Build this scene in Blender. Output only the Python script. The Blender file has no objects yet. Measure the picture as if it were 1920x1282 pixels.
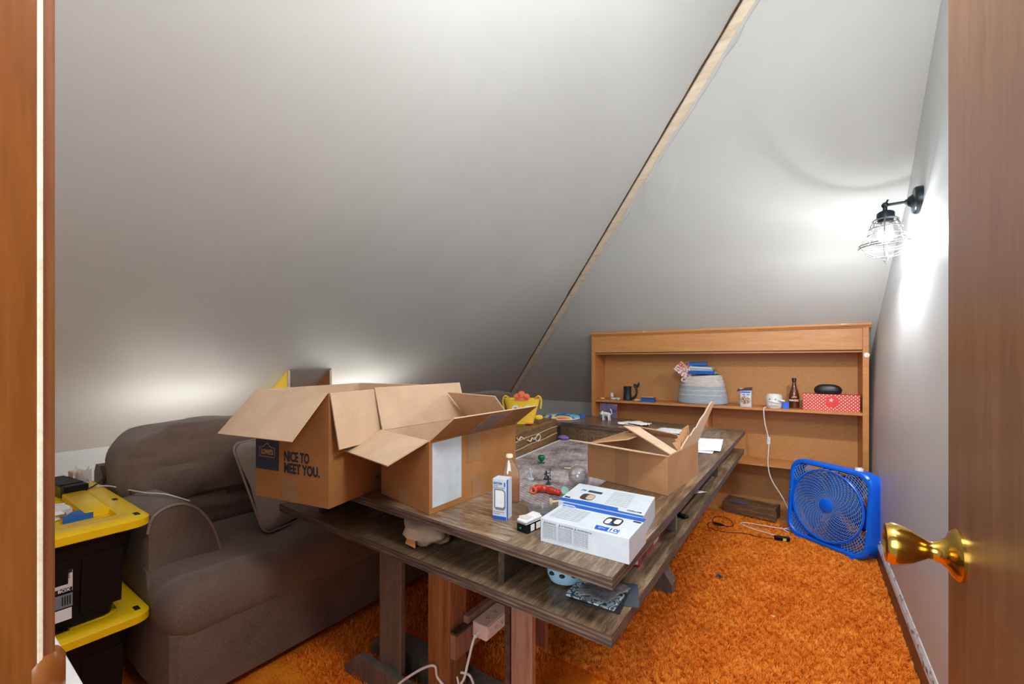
import bpy, bmesh, math, random
import numpy as np
from mathutils import Vector, Matrix, noise
random.seed(7); np.random.seed(7)
sc = bpy.context.scene
COL = sc.collection
PI = math.pi

# ------------------------------------------------------------------ camera
TH = math.atan(552/800)
cd = bpy.data.cameras.new('camera'); cam = bpy.data.objects.new('camera', cd); COL.objects.link(cam)
cam.location = (0, 0, 1.22); cam.rotation_euler = (PI/2, 0, TH)
cd.sensor_width = 36; cd.lens = 15.0; cd.shift_y = 36/1920; cd.clip_start = 0.01
sc.camera = cam
# ------------------------------------------------------------------ world, lights, exposure
w = bpy.data.worlds.new('world'); sc.world = w; w.use_nodes = True
w.node_tree.nodes['Background'].inputs[0].default_value = (0.95, 0.97, 1.0, 1)
w.node_tree.nodes['Background'].inputs[1].default_value = 0.35
sc.view_settings.view_transform = 'Standard'; sc.view_settings.look = 'None'
sc.view_settings.gamma = 1; sc.view_settings.use_curve_mapping = False
sc.view_settings.exposure = 0.30
sc.cycles.use_denoising = True
sc.cycles.max_bounces = 10; sc.cycles.diffuse_bounces = 6; sc.cycles.transparent_max_bounces = 16
sc.cycles.sample_clamp_indirect = 6

def lamp(name, kind, loc, energy, color=(1,1,1), **kw):
    d = bpy.data.lights.new(name, kind); d.energy = energy; d.color = color
    for k, v in kw.items(): setattr(d, k, v)
    o = bpy.data.objects.new(name, d); COL.objects.link(o); o.location = loc
    return o
# fill light added behind the camera, shining in through the doorway
hl = lamp('hall_fill', 'AREA', (-0.30, -1.2, 1.5), 34, (0.95, 0.98, 1.0), shape='RECTANGLE', size=1.1, size_y=1.3)
hl.rotation_euler = (math.radians(84), 0, math.radians(14))
# point light added above the view to brighten the walls and slopes
cl = lamp('upper_fill', 'POINT', (0.02, 0.62, 2.12), 44, (0.97, 0.99, 1.0), shadow_soft_size=0.16)
# unseen area lights added behind the cushions to make the slope's glow
for yy, ln, e in ((0.93, 0.46, 1.15), (2.02, 0.6, 1.8)):
    st = lamp('slope_glow', 'AREA', (-2.715, yy, 0.785), e, (1.0, 0.98, 0.90), shape='RECTANGLE', size=0.10, size_y=ln)
    st.rotation_euler = (0, math.radians(180-30), 0)
for yy in (0.9, 2.1): lamp('slope_glow_low', 'POINT', (-2.95, yy, 0.40), 2.6, (1.0, 0.98, 0.90), shadow_soft_size=0.2)  # hidden point lights added to widen the glow on the lower slope

# ------------------------------------------------------------------ materials
M = {}
def nodes(name, rough=0.6, metal=0.0, spec=0.5):
    m = bpy.data.materials.new(name); m.use_nodes = True
    nt = m.node_tree; b = nt.nodes['Principled BSDF']
    b.inputs['Roughness'].default_value = rough; b.inputs['Metallic'].default_value = metal
    b.inputs['Specular IOR Level'].default_value = spec
    M[name] = m
    return m, nt, b
def srgb(c):
    f = lambda v: v/12.92 if v <= 0.04045 else ((v+0.055)/1.055)**2.4
    return tuple(f(v/255) for v in c) + (1,)
def ramp(nt, src, stops):
    r = nt.nodes.new('ShaderNodeValToRGB'); cr = r.color_ramp
    while len(cr.elements) < len(stops): cr.elements.new(0.5)
    for e, (p, c) in zip(cr.elements, stops): e.position = p; e.color = c
    nt.links.new(src, r.inputs[0]); return r
def coords(nt, scale=(1,1,1), rot=(0,0,0), kind='Object'):
    tc = nt.nodes.new('ShaderNodeTexCoord'); mp = nt.nodes.new('ShaderNodeMapping')
    mp.inputs['Scale'].default_value = scale; mp.inputs['Rotation'].default_value = rot
    nt.links.new(tc.outputs[kind], mp.inputs[0]); return mp.outputs[0]
def noise_tex(nt, vec, scale, detail=4, rough=0.55, dist=0.0):
    n = nt.nodes.new('ShaderNodeTexNoise'); n.inputs['Scale'].default_value = scale
    n.inputs['Detail'].default_value = detail; n.inputs['Roughness'].default_value = rough
    n.inputs['Distortion'].default_value = dist
    nt.links.new(vec, n.inputs['Vector']); return n.outputs[0]
def bump(nt, b, h, strength=0.2, dist=0.002):
    bn = nt.nodes.new('ShaderNodeBump'); bn.inputs['Strength'].default_value = strength
    bn.inputs['Distance'].default_value = dist
    nt.links.new(h, bn.inputs['Height']); nt.links.new(bn.outputs[0], b.inputs['Normal'])
def plain(name, c, rough=0.5, metal=0.0, var=0.06, scale=30, spec=0.5, bmp=0.0):
    m, nt, b = nodes(name, rough, metal, spec)
    n = noise_tex(nt, coords(nt), scale)
    lo = tuple(max(0, v*(1-var)) for v in srgb(c)[:3])+(1,); hi = tuple(min(1, v*(1+var)) for v in srgb(c)[:3])+(1,)
    r = ramp(nt, n, [(0.3, lo), (0.7, hi)]); nt.links.new(r.outputs[0], b.inputs['Base Color'])
    if bmp: bump(nt, b, n, bmp)
    return m
def wood(name, dark, mid, light, scale=(1, 14, 14), rough=0.45, knots=0.0, freq=3.0, bmp=0.15, rot=(0,0,0), blotch=0.0, kind='Object'):
    """grain runs along the axis with the small scale"""
    m, nt, b = nodes(name, rough)
    v = coords(nt, scale, rot, kind)
    n1 = noise_tex(nt, v, freq, 8, 0.65, 0.6)
    n2 = noise_tex(nt, v, freq*7, 4, 0.6, 0.2)
    mx = nt.nodes.new('ShaderNodeMath'); mx.operation = 'MULTIPLY_ADD'; mx.inputs[1].default_value = 0.35
    nt.links.new(n2, mx.inputs[0])
    m2 = nt.nodes.new('ShaderNodeMath'); m2.operation = 'MULTIPLY'; m2.inputs[1].default_value = 0.65
    nt.links.new(n1, m2.inputs[0]); nt.links.new(m2.outputs[0], mx.inputs[2])
    src = mx.outputs[0]
    if blotch:
        n3 = noise_tex(nt, coords(nt, (1,1,1), kind=kind), 3.0, 3)
        m3 = nt.nodes.new('ShaderNodeMath'); m3.operation = 'MULTIPLY_ADD'; m3.inputs[1].default_value = blotch
        m3.inputs[2].default_value = 0
        nt.links.new(n3, m3.inputs[0])
        a = nt.nodes.new('ShaderNodeMath'); a.operation = 'ADD'; nt.links.new(src, a.inputs[0]); nt.links.new(m3.outputs[0], a.inputs[1])
        s = nt.nodes.new('ShaderNodeMath'); s.operation = 'SUBTRACT'; s.inputs[1].default_value = blotch*0.5
        nt.links.new(a.outputs[0], s.inputs[0]); src = s.outputs[0]
    r = ramp(nt, src, [(0.32, srgb(dark)), (0.5, srgb(mid)), (0.68, srgb(light))])
    nt.links.new(r.outputs[0], b.inputs['Base Color'])
    bump(nt, b, src, bmp, 0.002)
    return m
# painted plaster with a fine roller texture
def plaster(name, c):
    m, nt, b = nodes(name, 0.42, 0, 0.35)
    v = coords(nt)
    big = noise_tex(nt, v, 1.4, 4); lo = srgb(tuple(k-5 for k in c)); hi = srgb(tuple(k+3 for k in c))
    r = ramp(nt, big, [(0.3, lo), (0.7, hi)]); nt.links.new(r.outputs[0], b.inputs['Base Color'])
    f = noise_tex(nt, v, 160, 3); g = noise_tex(nt, v, 9, 3)
    a = nt.nodes.new('ShaderNodeMath'); a.operation = 'MULTIPLY_ADD'; a.inputs[1].default_value = 3.0
    nt.links.new(g, a.inputs[0]); nt.links.new(f, a.inputs[2])
    bump(nt, b, a.outputs[0], 0.22, 0.0015)
plaster('plaster', (205, 208, 205))
plaster('plaster_wall', (206, 210, 212))
m, nt, b = nodes('carpet', 1.0, 0, 0.1)
v = coords(nt); n = noise_tex(nt, v, 5.0, 6, 0.7); n2 = noise_tex(nt, v, 120, 3)
a = nt.nodes.new('ShaderNodeMath'); a.operation = 'MULTIPLY_ADD'; a.inputs[1].default_value = 0.45
nt.links.new(n2, a.inputs[0]); s = nt.nodes.new('ShaderNodeMath'); s.operation = 'MULTIPLY'; s.inputs[1].default_value = 0.55
nt.links.new(n, s.inputs[0]); nt.links.new(s.outputs[0], a.inputs[2])
r = ramp(nt, a.outputs[0], [(0.36, srgb((190, 84, 14))), (0.5, srgb((232, 122, 24))), (0.62, srgb((250, 150, 40)))])
nt.links.new(r.outputs[0], b.inputs['Base Color'])
wood('door_veneer', (98, 64, 40), (116, 78, 52), (132, 92, 66), (9, 9, 0.8), 0.38, freq=5, bmp=0.03)
wood('jamb_wood', (104, 54, 16), (126, 70, 24), (142, 84, 34), (9, 9, 0.7), 0.28, freq=2.0, bmp=0.04)
wood('jamb_edge', (104, 58, 28), (120, 70, 38), (134, 82, 48), (9, 9, 0.7), 0.35, freq=3.0, bmp=0.04)
wood('bookcase_wood', (182, 118, 60), (198, 134, 74), (212, 150, 88), (0.9, 9, 9), 0.42, freq=3, bmp=0.03)
wood('bookcase_back', (178, 122, 68), (190, 134, 78), (200, 146, 90), (6, 6, 6), 0.6, freq=9, bmp=0.03)
wood('table_ply', (50, 38, 28), (112, 90, 68), (172, 148, 118), (26, 2.2, 26), 0.30, freq=3.0, bmp=0.10, blotch=0.5)
wood('table_ply_end', (50, 38, 28), (112, 90, 68), (172, 148, 118), (2.6, 22, 22), 0.30, freq=3.0, bmp=0.10, blotch=0.5)
wood('table_dark', (36, 28, 22), (66, 54, 44), (104, 88, 72), (22, 3, 22), 0.4, freq=3, bmp=0.1, blotch=0.4)
wood('leg_grey', (84, 76, 72), (112, 102, 96), (138, 126, 118), (10, 10, 0.9), 0.5, freq=4, bmp=0.08)
wood('leg_rosy', (118, 84, 70), (150, 110, 92), (172, 132, 112), (12, 12, 0.8), 0.5, freq=4, bmp=0.1)
wood('post_orange', (92, 54, 30), (142, 90, 52), (176, 122, 76), (14, 14, 0.8), 0.4, freq=4, bmp=0.12)
wood('rough_beam', (66, 44, 24), (122, 88, 54), (168, 128, 84), (9, 1.0, 12), 0.55, freq=3.5, bmp=0.35)
wood('crate_wood', (50, 34, 22), (112, 82, 54), (164, 124, 82), (1.5, 16, 16), 0.6, freq=4, bmp=0.3)
wood('batten_wood', (200, 184, 156), (226, 210, 184), (240, 228, 206), (1.0, 12, 12), 0.6, freq=3, bmp=0.15, blotch=0.3)
wood('base_wood', (92, 62, 44), (122, 86, 62), (150, 112, 84), (12, 0.8, 12), 0.5, freq=3, bmp=0.15)
# plywood edge: laminated veneers
m, nt, b = nodes('ply_edge', 0.55)
v = coords(nt, (1, 1, 1)); sp = nt.nodes.new('ShaderNodeSeparateXYZ'); nt.links.new(v, sp.inputs[0])
wv = nt.nodes.new('ShaderNodeMath'); wv.operation = 'MULTIPLY'; wv.inputs[1].default_value = 180*PI/1.0
nt.links.new(sp.outputs[2], wv.inputs[0]); sn = nt.nodes.new('ShaderNodeMath'); sn.operation = 'SINE'; nt.links.new(wv.outputs[0], sn.inputs[0])
nn = noise_tex(nt, coords(nt, (3, 3, 40)), 3, 4)
ad = nt.nodes.new('ShaderNodeMath'); ad.operation = 'MULTIPLY_ADD'; ad.inputs[1].default_value = 0.12; nt.links.new(sn.outputs[0], ad.inputs[0]); nt.links.new(nn, ad.inputs[2])
r = ramp(nt, ad.outputs[0], [(0.2, srgb((52, 40, 34))), (0.5, srgb((84, 68, 58))), (0.85, srgb((132, 114, 100)))])
nt.links.new(r.outputs[0], b.inputs['Base Color'])
# cardboard
def card(name, c, ridges=False):
    m, nt, b = nodes(name, 0.82, 0, 0.2)
    n = noise_tex(nt, coords(nt, (1, 1, 1)), 7, 5, 0.6); n2 = noise_tex(nt, coords(nt, (1, 1, 9)), 90, 3)
    a = nt.nodes.new('ShaderNodeMath'); a.operation = 'MULTIPLY_ADD'; a.inputs[1].default_value = 0.4; nt.links.new(n2, a.inputs[0])
    s = nt.nodes.new('ShaderNodeMath'); s.operation = 'MULTIPLY'; s.inputs[1].default_value = 0.6; nt.links.new(n, s.inputs[0]); nt.links.new(s.outputs[0], a.inputs[2])
    lo = srgb(tuple(k-14 for k in c)); hi = srgb(tuple(min(255, k+8) for k in c))
    r = ramp(nt, a.outputs[0], [(0.35, lo), (0.65, hi)]); nt.links.new(r.outputs[0], b.inputs['Base Color'])
    bump(nt, b, a.outputs[0], 0.15, 0.001)
card('cardboard', (178, 132, 92)); card('cardboard_warm', (172, 118, 70)); card('cardboard_pale', (216, 184, 154))
card('cardboard_edge', (206, 176, 142)); card('tape', (164, 122, 88))
M['tape'].node_tree.nodes['Principled BSDF'].inputs['Roughness'].default_value = 0.3
# woven upholstery
def fabric(name, c, sc_=420):
    m, nt, b = nodes(name, 0.95, 0, 0.15)
    n1 = noise_tex(nt, coords(nt, (1, 1, 6)), sc_, 2); n2 = noise_tex(nt, coords(nt, (6, 6, 1)), sc_, 2); n3 = noise_tex(nt, coords(nt), 4, 4)
    a = nt.nodes.new('ShaderNodeMath'); a.operation = 'ADD'; nt.links.new(n1, a.inputs[0]); nt.links.new(n2, a.inputs[1])
    a2 = nt.nodes.new('ShaderNodeMath'); a2.operation = 'MULTIPLY_ADD'; a2.inputs[1].default_value = 0.4; nt.links.new(a.outputs[0], a2.inputs[0])
    s = nt.nodes.new('ShaderNodeMath'); s.operation = 'MULTIPLY'; s.inputs[1].default_value = 0.2; nt.links.new(n3, s.inputs[0]); nt.links.new(s.outputs[0], a2.inputs[2])
    lo = srgb(tuple(int(k*0.66) for k in c)); hi = srgb(tuple(min(255, int(k*1.24)) for k in c))
    r = ramp(nt, a2.outputs[0], [(0.38, lo), (0.62, hi)]); nt.links.new(r.outputs[0], b.inputs['Base Color'])
    bump(nt, b, a.outputs[0], 0.5, 0.0015)
    b.inputs['Sheen Weight'].default_value = 0.25
fabric('sofa_fabric', (114, 95, 84), 210); fabric('pillow_fabric', (146, 134, 124)); fabric('piping_fabric', (150, 134, 122))
plain('yellow_plastic', (246, 200, 14), 0.35, var=0.05)
plain('black_plastic', (9, 11, 18), 0.5, spec=0.25); plain('dark_plastic', (34, 38, 40), 0.4)
plain('olive_plastic', (52, 58, 50), 0.35)
plain('blue_plastic', (10, 104, 232), 0.3, var=0.04); plain('fan_blade_blue', (8, 48, 150), 0.35); plain('wire_blue', (110, 160, 236), 0.35)
plain('blue_block', (22, 96, 186), 0.6, var=0.15, scale=80); plain('navy', (38, 52, 74), 0.7); plain('print_navy', (30, 36, 50), 0.7)
plain('white_plastic', (232, 232, 230), 0.35); plain('white_card', (204, 212, 220), 0.45); plain('paper', (232, 232, 236), 0.8)
plain('tissue', (236, 234, 230), 0.9); plain('white_enamel', (226, 226, 224), 0.2)
plain('brand_blue', (20, 92, 190), 0.4); plain('print_grey', (120, 124, 132), 0.7); plain('print_black', (28, 28, 30), 0.6)
plain('orange_print', (216, 148, 104), 0.7)
plain('brass', (212, 170, 78), 0.16, 1.0, 0.05); plain('dark_metal', (44, 52, 58), 0.35, 0.7); plain('cage_metal', (150, 150, 148), 0.3, 0.8)
plain('steel', (160, 160, 160), 0.3, 0.9)
plain('red_card', (206, 62, 50), 0.5); plain('red_bright', (224, 52, 44), 0.4); plain('cream', (240, 222, 180), 0.6); plain('yellow_blob', (232, 196, 124), 0.8)
plain('tankard_black', (30, 38, 44), 0.45, 0.2, bmp=0.3, scale=120); plain('matte_black', (26, 30, 36), 0.42)
plain('sky_blue', (150, 192, 212), 0.5); plain('chick_yellow', (248, 208, 60), 0.75, bmp=0.2, scale=200); plain('comb_orange', (250, 128, 84), 0.75)
plain('eye_grey', (84, 84, 96), 0.5); plain('rope_white', (214, 206, 198), 0.9); plain('rope_grey', (176, 184, 194), 0.9)
plain('mini_dark', (54, 60, 74), 0.5, var=0.3, scale=200); plain('mini_pink', (226, 150, 150), 0.5); plain('book_pages', (224, 218, 206), 0.8)
plain('green_plastic', (20, 112, 72), 0.25); plain('mint', (160, 216, 196), 0.4); plain('purple_cloth', (142, 108, 178), 0.8)
plain('cloth_tan', (188, 164, 142), 0.9, bmp=0.2, scale=60); plain('rosy_plastic', (224, 196, 180), 0.4)
plain('snack_brown', (66, 46, 46), 0.4); plain('adapter_yellow', (222, 214, 40), 0.6); plain('crack_dark', (84, 68, 50), 0.9, var=0.4, scale=40)
plain('book_red', (190, 36, 44), 0.35, var=0.5, scale=18); plain('book_orange', (220, 92, 52), 0.35, var=0.4, scale=18); plain('book_black', (40, 30, 34), 0.35)
plain('case_slate', (70, 78, 90), 0.4); plain('dust_white', (226, 222, 216), 0.9, var=0.3)
# glass-like materials
def glass(name, c, tint=0.25, gl=0.12, rough=0.05):
    """thin clear plastic or glass: mostly see-through, with a sheen and a little body colour"""
    m = bpy.data.materials.new(name); m.use_nodes = True; nt = m.node_tree; M[name] = m
    out = nt.nodes['Material Output']; nt.nodes.remove(nt.nodes['Principled BSDF'])
    tr = nt.nodes.new('ShaderNodeBsdfTransparent'); tr.inputs[0].default_value = srgb(c)
    di = nt.nodes.new('ShaderNodeBsdfDiffuse'); di.inputs[0].default_value = srgb(c)
    go = nt.nodes.new('ShaderNodeBsdfGlossy'); go.inputs['Roughness'].default_value = rough
    lw = nt.nodes.new('ShaderNodeLayerWeight'); lw.inputs['Blend'].default_value = 0.35
    m1 = nt.nodes.new('ShaderNodeMixShader'); m1.inputs[0].default_value = tint; nt.links.new(tr.outputs[0], m1.inputs[1]); nt.links.new(di.outputs[0], m1.inputs[2])
    mr = nt.nodes.new('ShaderNodeMath'); mr.operation = 'MULTIPLY_ADD'; mr.inputs[1].default_value = 0.6; mr.inputs[2].default_value = gl; nt.links.new(lw.outputs['Fresnel'], mr.inputs[0])
    m2 = nt.nodes.new('ShaderNodeMixShader'); nt.links.new(mr.outputs[0], m2.inputs[0]); nt.links.new(m1.outputs[0], m2.inputs[1]); nt.links.new(go.outputs[0], m2.inputs[2])
    nt.links.new(m2.outputs[0], out.inputs[0])
glass('clear_plastic', (244, 244, 246), 0.12, 0.06); glass('amber_liquid', (250, 164, 34), 0.7, 0.02); glass('beer_glass', (132, 62, 18), 0.5, 0.08)
glass('red_clear', (244, 70, 34), 0.65, 0.08); glass('shade_glass', (255, 255, 255), 0.0, 0.02); glass('bottle_shell', (240, 226, 196), 0.18, 0.06)
m, nt, b = nodes('bulb_glow', 0.3)
b.inputs['Emission Color'].default_value = (0.96, 0.98, 1.0, 1); b.inputs['Emission Strength'].default_value = 1450
# printed surfaces
def dots(name, base, dot, sc_, rad):
    m, nt, b = nodes(name, 0.5)
    tc = nt.nodes.new('ShaderNodeTexCoord'); sp = nt.nodes.new('ShaderNodeSeparateXYZ'); nt.links.new(tc.outputs['Object'], sp.inputs[0])
    def op(o_, a, c): n = nt.nodes.new('ShaderNodeMath'); n.operation = o_; nt.links.new(a, n.inputs[0]); (nt.links.new(c, n.inputs[1]) if hasattr(c, 'links') else setattr(n.inputs[1], 'default_value', c)); return n.outputs[0]
    hx = op('ADD', sp.outputs[0], op('MULTIPLY', sp.outputs[1], 0.35))
    us = [op('ABSOLUTE', op('SUBTRACT', op('FRACT', op('MULTIPLY', v_, sc_), 0.0), 0.5), 0.0) for v_ in (op('ADD', hx, sp.outputs[2]), op('SUBTRACT', hx, sp.outputs[2]))]
    d_ = op('SQRT', op('ADD', op('POWER', us[0], 2.0), op('POWER', us[1], 2.0)), 0.0)
    r = ramp(nt, d_, [(rad, srgb(dot)), (rad+0.06, srgb(base))]); nt.links.new(r.outputs[0], b.inputs['Base Color'])
dots('polka', (214, 70, 58), (250, 236, 228), 44, 0.20)
def patches(name, cols, sc_, rough=0.5, dist=1.5):
    m, nt, b = nodes(name, rough)
    n = noise_tex(nt, coords(nt), sc_, 2, 0.4, dist); k = len(cols)
    st = [(0.30+0.4*i/max(1, k-1), srgb(c)) for i, c in enumerate(cols)]
    r = ramp(nt, n, st); r.color_ramp.interpolation = 'CONSTANT' if k > 3 else 'LINEAR'
    nt.links.new(r.outputs[0], b.inputs['Base Color'])
patches('tie_dye', [(24, 168, 150), (120, 210, 226), (40, 120, 200), (246, 226, 150), (246, 160, 50), (238, 84, 70), (244, 150, 190)], 4.5, 0.6, 0.6)
patches('nuts_print', [(90, 58, 40), (170, 130, 96), (226, 206, 180), (120, 84, 60), (60, 44, 40)], 60, 0.5)
patches('camo_print', [(150, 166, 176), (60, 72, 84), (196, 206, 210), (90, 104, 118), (176, 190, 200)], 26, 0.2)
patches('art_print', [(60, 70, 112), (120, 86, 112), (84, 98, 150), (150, 90, 90), (52, 54, 84)], 22, 0.4)
patches('newsprint', [(232, 214, 204), (190, 90, 84), (240, 226, 216), (120, 92, 90), (236, 220, 210)], 30, 0.6)
# battle map: grey-violet flagstones with thin lines
m, nt, b = nodes('map_print', 0.6)
v = coords(nt); n = noise_tex(nt, v, 9, 8, 0.7); r = ramp(nt, n, [(0.35, srgb((112, 98, 96))), (0.5, srgb((182, 170, 172))), (0.65, srgb((216, 206, 206)))])
br = nt.nodes.new('ShaderNodeTexBrick'); br.inputs['Scale'].default_value = 12; br.inputs['Mortar Size'].default_value = 0.018; br.offset = 0.5
nt.links.new(coords(nt, (1, 1, 1), (0, 0, 0.4)), br.inputs['Vector'])
mx = nt.nodes.new('ShaderNodeMix'); mx.data_type = 'RGBA'; nt.links.new(br.outputs['Fac'], mx.inputs[0]); nt.links.new(r.outputs[0], mx.inputs[6]); mx.inputs[7].default_value = srgb((74, 64, 72))
nt.links.new(mx.outputs[2], b.inputs['Base Color'])
# chipped paint on the top of the baseboard
m, nt, b = nodes('chipped_paint', 0.6)
n = noise_tex(nt, coords(nt, (1, 0.35, 1)), 38, 6, 0.7); r = ramp(nt, n, [(0.37, srgb((104, 84, 72))), (0.45, srgb((206, 204, 204)))])
r.color_ramp.interpolation = 'LINEAR'; nt.links.new(r.outputs[0], b.inputs['Base Color'])

# ------------------------------------------------------------------ helpers
def thing(name, label, cat, loc=(0, 0, 0), rz=0.0, group=None, rot=None):
    o = bpy.data.objects.new(name, None); COL.objects.link(o); o.location = loc
    o.rotation_euler = rot if rot else (0, 0, rz); o.empty_display_size = 0.05
    o['label'] = label; o['category'] = cat
    if group: o['group'] = group
    return o
GROUPS = {'wrapper': 'crumpled plastic wrappers', 'game piece': 'loose game pieces on the map', 'paper': 'loose papers', 'card': 'flat game cards on the lower tier'}
def tag(o, label, cat, group=None, kind=None):
    o['label'] = label; o['category'] = cat; group = group or GROUPS.get(cat)
    if group: o['group'] = group
    if kind: o['kind'] = kind
    return o
def link(name, me, mats, parent=None, smooth=False, kind=None, loc=None, rot=None, label=None):
    o = bpy.data.objects.new(name, me); COL.objects.link(o)
    for k in ([mats] if isinstance(mats, str) else mats): me.materials.append(M[k])
    if smooth:
        me.polygons.foreach_set('use_smooth', [True]*len(me.polygons))
    if parent: o.parent = parent
    if kind: o['kind'] = kind
    if label: o['label'] = label
    if loc: o.location = loc
    if rot: o.rotation_euler = rot
    return o
class MB:
    """collects shapes for one mesh"""
    def __init__(s): s.bm = bmesh.new(); s.mi = 0; s.T = Matrix.Identity(4)
    def v(s, p): return s.bm.verts.new(s.T @ Vector(p))
    def f(s, vs, mi=None):
        try: fc = s.bm.faces.new(vs)
        except ValueError: return None
        fc.material_index = s.mi if mi is None else mi; return fc
    def loft(s, loops, c0=True, c1=True, closed=True, mi=None):
        L = [[s.v(p) for p in lp] for lp in loops]; n = len(L[0])
        for a, b in zip(L, L[1:]):
            for i in range(n if closed else n-1):
                j = (i+1) % n; s.f([a[i], a[j], b[j], b[i]], mi)
        if c0: s.f(L[0][::-1], mi)
        if c1: s.f(L[-1], mi)
        return s
    def box(s, a, b, bev=0.0, mi=None):
        x0, y0, z0 = a; x1, y1, z1 = b
        if bev <= 0:
            return s.loft([[(x0, y0, z0), (x1, y0, z0), (x1, y1, z0), (x0, y1, z0)], [(x0, y0, z1), (x1, y0, z1), (x1, y1, z1), (x0, y1, z1)]], mi=mi)
        e = bev; r = lambda d: [(x0+e+d, y0+d), (x1-e-d, y0+d), (x1-d, y0+e+d), (x1-d, y1-e-d), (x1-e-d, y1-d), (x0+e+d, y1-d), (x0+d, y1-e-d), (x0+d, y0+e+d)]
        k = e*0.5
        lo = [(x, y) for x, y in r(k)]
        return s.loft([[(x, y, z0) for x, y in lo], [(x, y, z0+k) for x, y in r(0)], [(x, y, z1-k) for x, y in r(0)], [(x, y, z1) for x, y in lo]], mi=mi)
    def prism(s, poly, z0, z1, mi=None):
        return s.loft([[(x, y, z0) for x, y in poly], [(x, y, z1) for x, y in poly]], mi=mi)
    def extrude(s, poly3, d, mi=None):
        d = Vector(d); return s.loft([poly3, [tuple(Vector(p)+d) for p in poly3]], mi=mi)
    def lathe(s, prof, seg=24, c0=True, c1=True, mi=None, cx=0, cy=0, ell=1.0):
        return s.loft([[(cx+r*math.cos(2*PI*i/seg), cy+ell*r*math.sin(2*PI*i/seg), z) for i in range(seg)] for r, z in prof], c0, c1, mi=mi)
    def tube(s, pts, r, seg=8, closed=False, mi=None, radii=None):
        P = [Vector(p) for p in pts]; n = len(P); loops = []; up = None
        for i in range(n):
            if closed: t = (P[(i+1) % n]-P[i-1])
            else: t = P[min(i+1, n-1)]-P[max(i-1, 0)]
            if t.length < 1e-9: t = Vector((0, 0, 1))
            t.normalize()
            if up is None: up = t.orthogonal().normalized()
            up = (up - t*up.dot(t))
            if up.length < 1e-6: up = t.orthogonal()
            up.normalize(); w_ = t.cross(up); rr = radii[i] if radii else r
            loops.append([tuple(P[i]+(up*math.cos(2*PI*k/seg)+w_*math.sin(2*PI*k/seg))*rr) for k in range(seg)])
        if closed: loops.append(loops[0]); return s.loft(loops, False, False, mi=mi)
        return s.loft(loops, mi=mi)
    def ball(s, c, r, seg=14, rings=9, mi=None):
        rx, ry, rz = (r, r, r) if not hasattr(r, '__len__') else r
        prof = []
        for i in range(rings+1):
            a = -PI/2+PI*i/rings; prof.append((max(0.02, math.cos(a)), math.sin(a)))
        return s.loft([[(c[0]+rx*q*math.cos(2*PI*k/seg), c[1]+ry*q*math.sin(2*PI*k/seg), c[2]+rz*h) for k in range(seg)] for q, h in prof], mi=mi)
    def quad(s, a, b, c, d, mi=None): return s.f([s.v(p) for p in (a, b, c, d)], mi)
    def build(s, name, mats, parent=None, smooth=False, weld=True, **kw):
        if weld: bmesh.ops.remove_doubles(s.bm, verts=s.bm.verts, dist=1e-6)
        bmesh.ops.recalc_face_normals(s.bm, faces=s.bm.faces)
        me = bpy.data.meshes.new(name); s.bm.to_mesh(me); s.bm.free()
        o = link(name, me, mats, parent, smooth, **kw)
        if smooth:
            try: me.set_sharp_from_angle(angle=math.radians(38))
            except Exception: pass
        return o
def rrect(x0, x1, y0, y1, r, n=5):
    P = []
    for cx, cy, a0 in ((x1-r, y0+r, -PI/2), (x1-r, y1-r, 0), (x0+r, y1-r, PI/2), (x0+r, y0+r, PI)):
        for i in range(n+1): a = a0+PI/2*i/n; P.append((cx+r*math.cos(a), cy+r*math.sin(a)))
    return P
def spline(pts, n=8, closed=False):
    P = [Vector(p) for p in pts]; out = []; N = len(P)
    for i in range(N if closed else N-1):
        if closed: a, b, c, d = P[i-1], P[i], P[(i+1) % N], P[(i+2) % N]
        else: a, b, c, d = P[max(i-1, 0)], P[i], P[i+1], P[min(i+2, N-1)]
        for k in range(n):
            t = k/n; out.append(tuple(0.5*((2*b)+(-a+c)*t+(2*a-5*b+4*c-d)*t*t+(-a+3*b-3*c+d)*t**3)))
    if not closed: out.append(tuple(P[-1]))
    return out
def cushion(name, size, mat, parent, loc=(0, 0, 0), rot=None, e=(0.35, 0.45), amp=0.012, fr=5.0, shape=None, seg=72, rings=40):
    """puffed block with soft corners; shape(p) may push points about"""
    b = MB(); loops = []
    sg = lambda v, k: math.copysign(abs(v)**k, v)
    for i in range(rings+1):
        a = -PI/2+PI*i/rings; lp = []
        for k in range(seg):
            t = 2*PI*k/seg; ca = max(abs(math.cos(a)), 0.012)
            p = Vector((sg(ca, e[1])*sg(math.cos(t), e[0])*size[0]/2, sg(ca, e[1])*sg(math.sin(t), e[0])*size[1]/2, sg(math.sin(a), e[1])*size[2]/2))
            q = p*fr; nn_ = noise.noise(q+Vector(loc)*3)*amp + noise.noise(q*2.7+Vector(loc)*7)*amp*0.4
            p = p + p.normalized()*nn_
            if shape: p = shape(p)
            lp.append(tuple(p))
        loops.append(lp)
    b.loft(loops)
    return b.build(name, mat, parent, True, loc=loc, rot=rot)
FCACHE = {}
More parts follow.
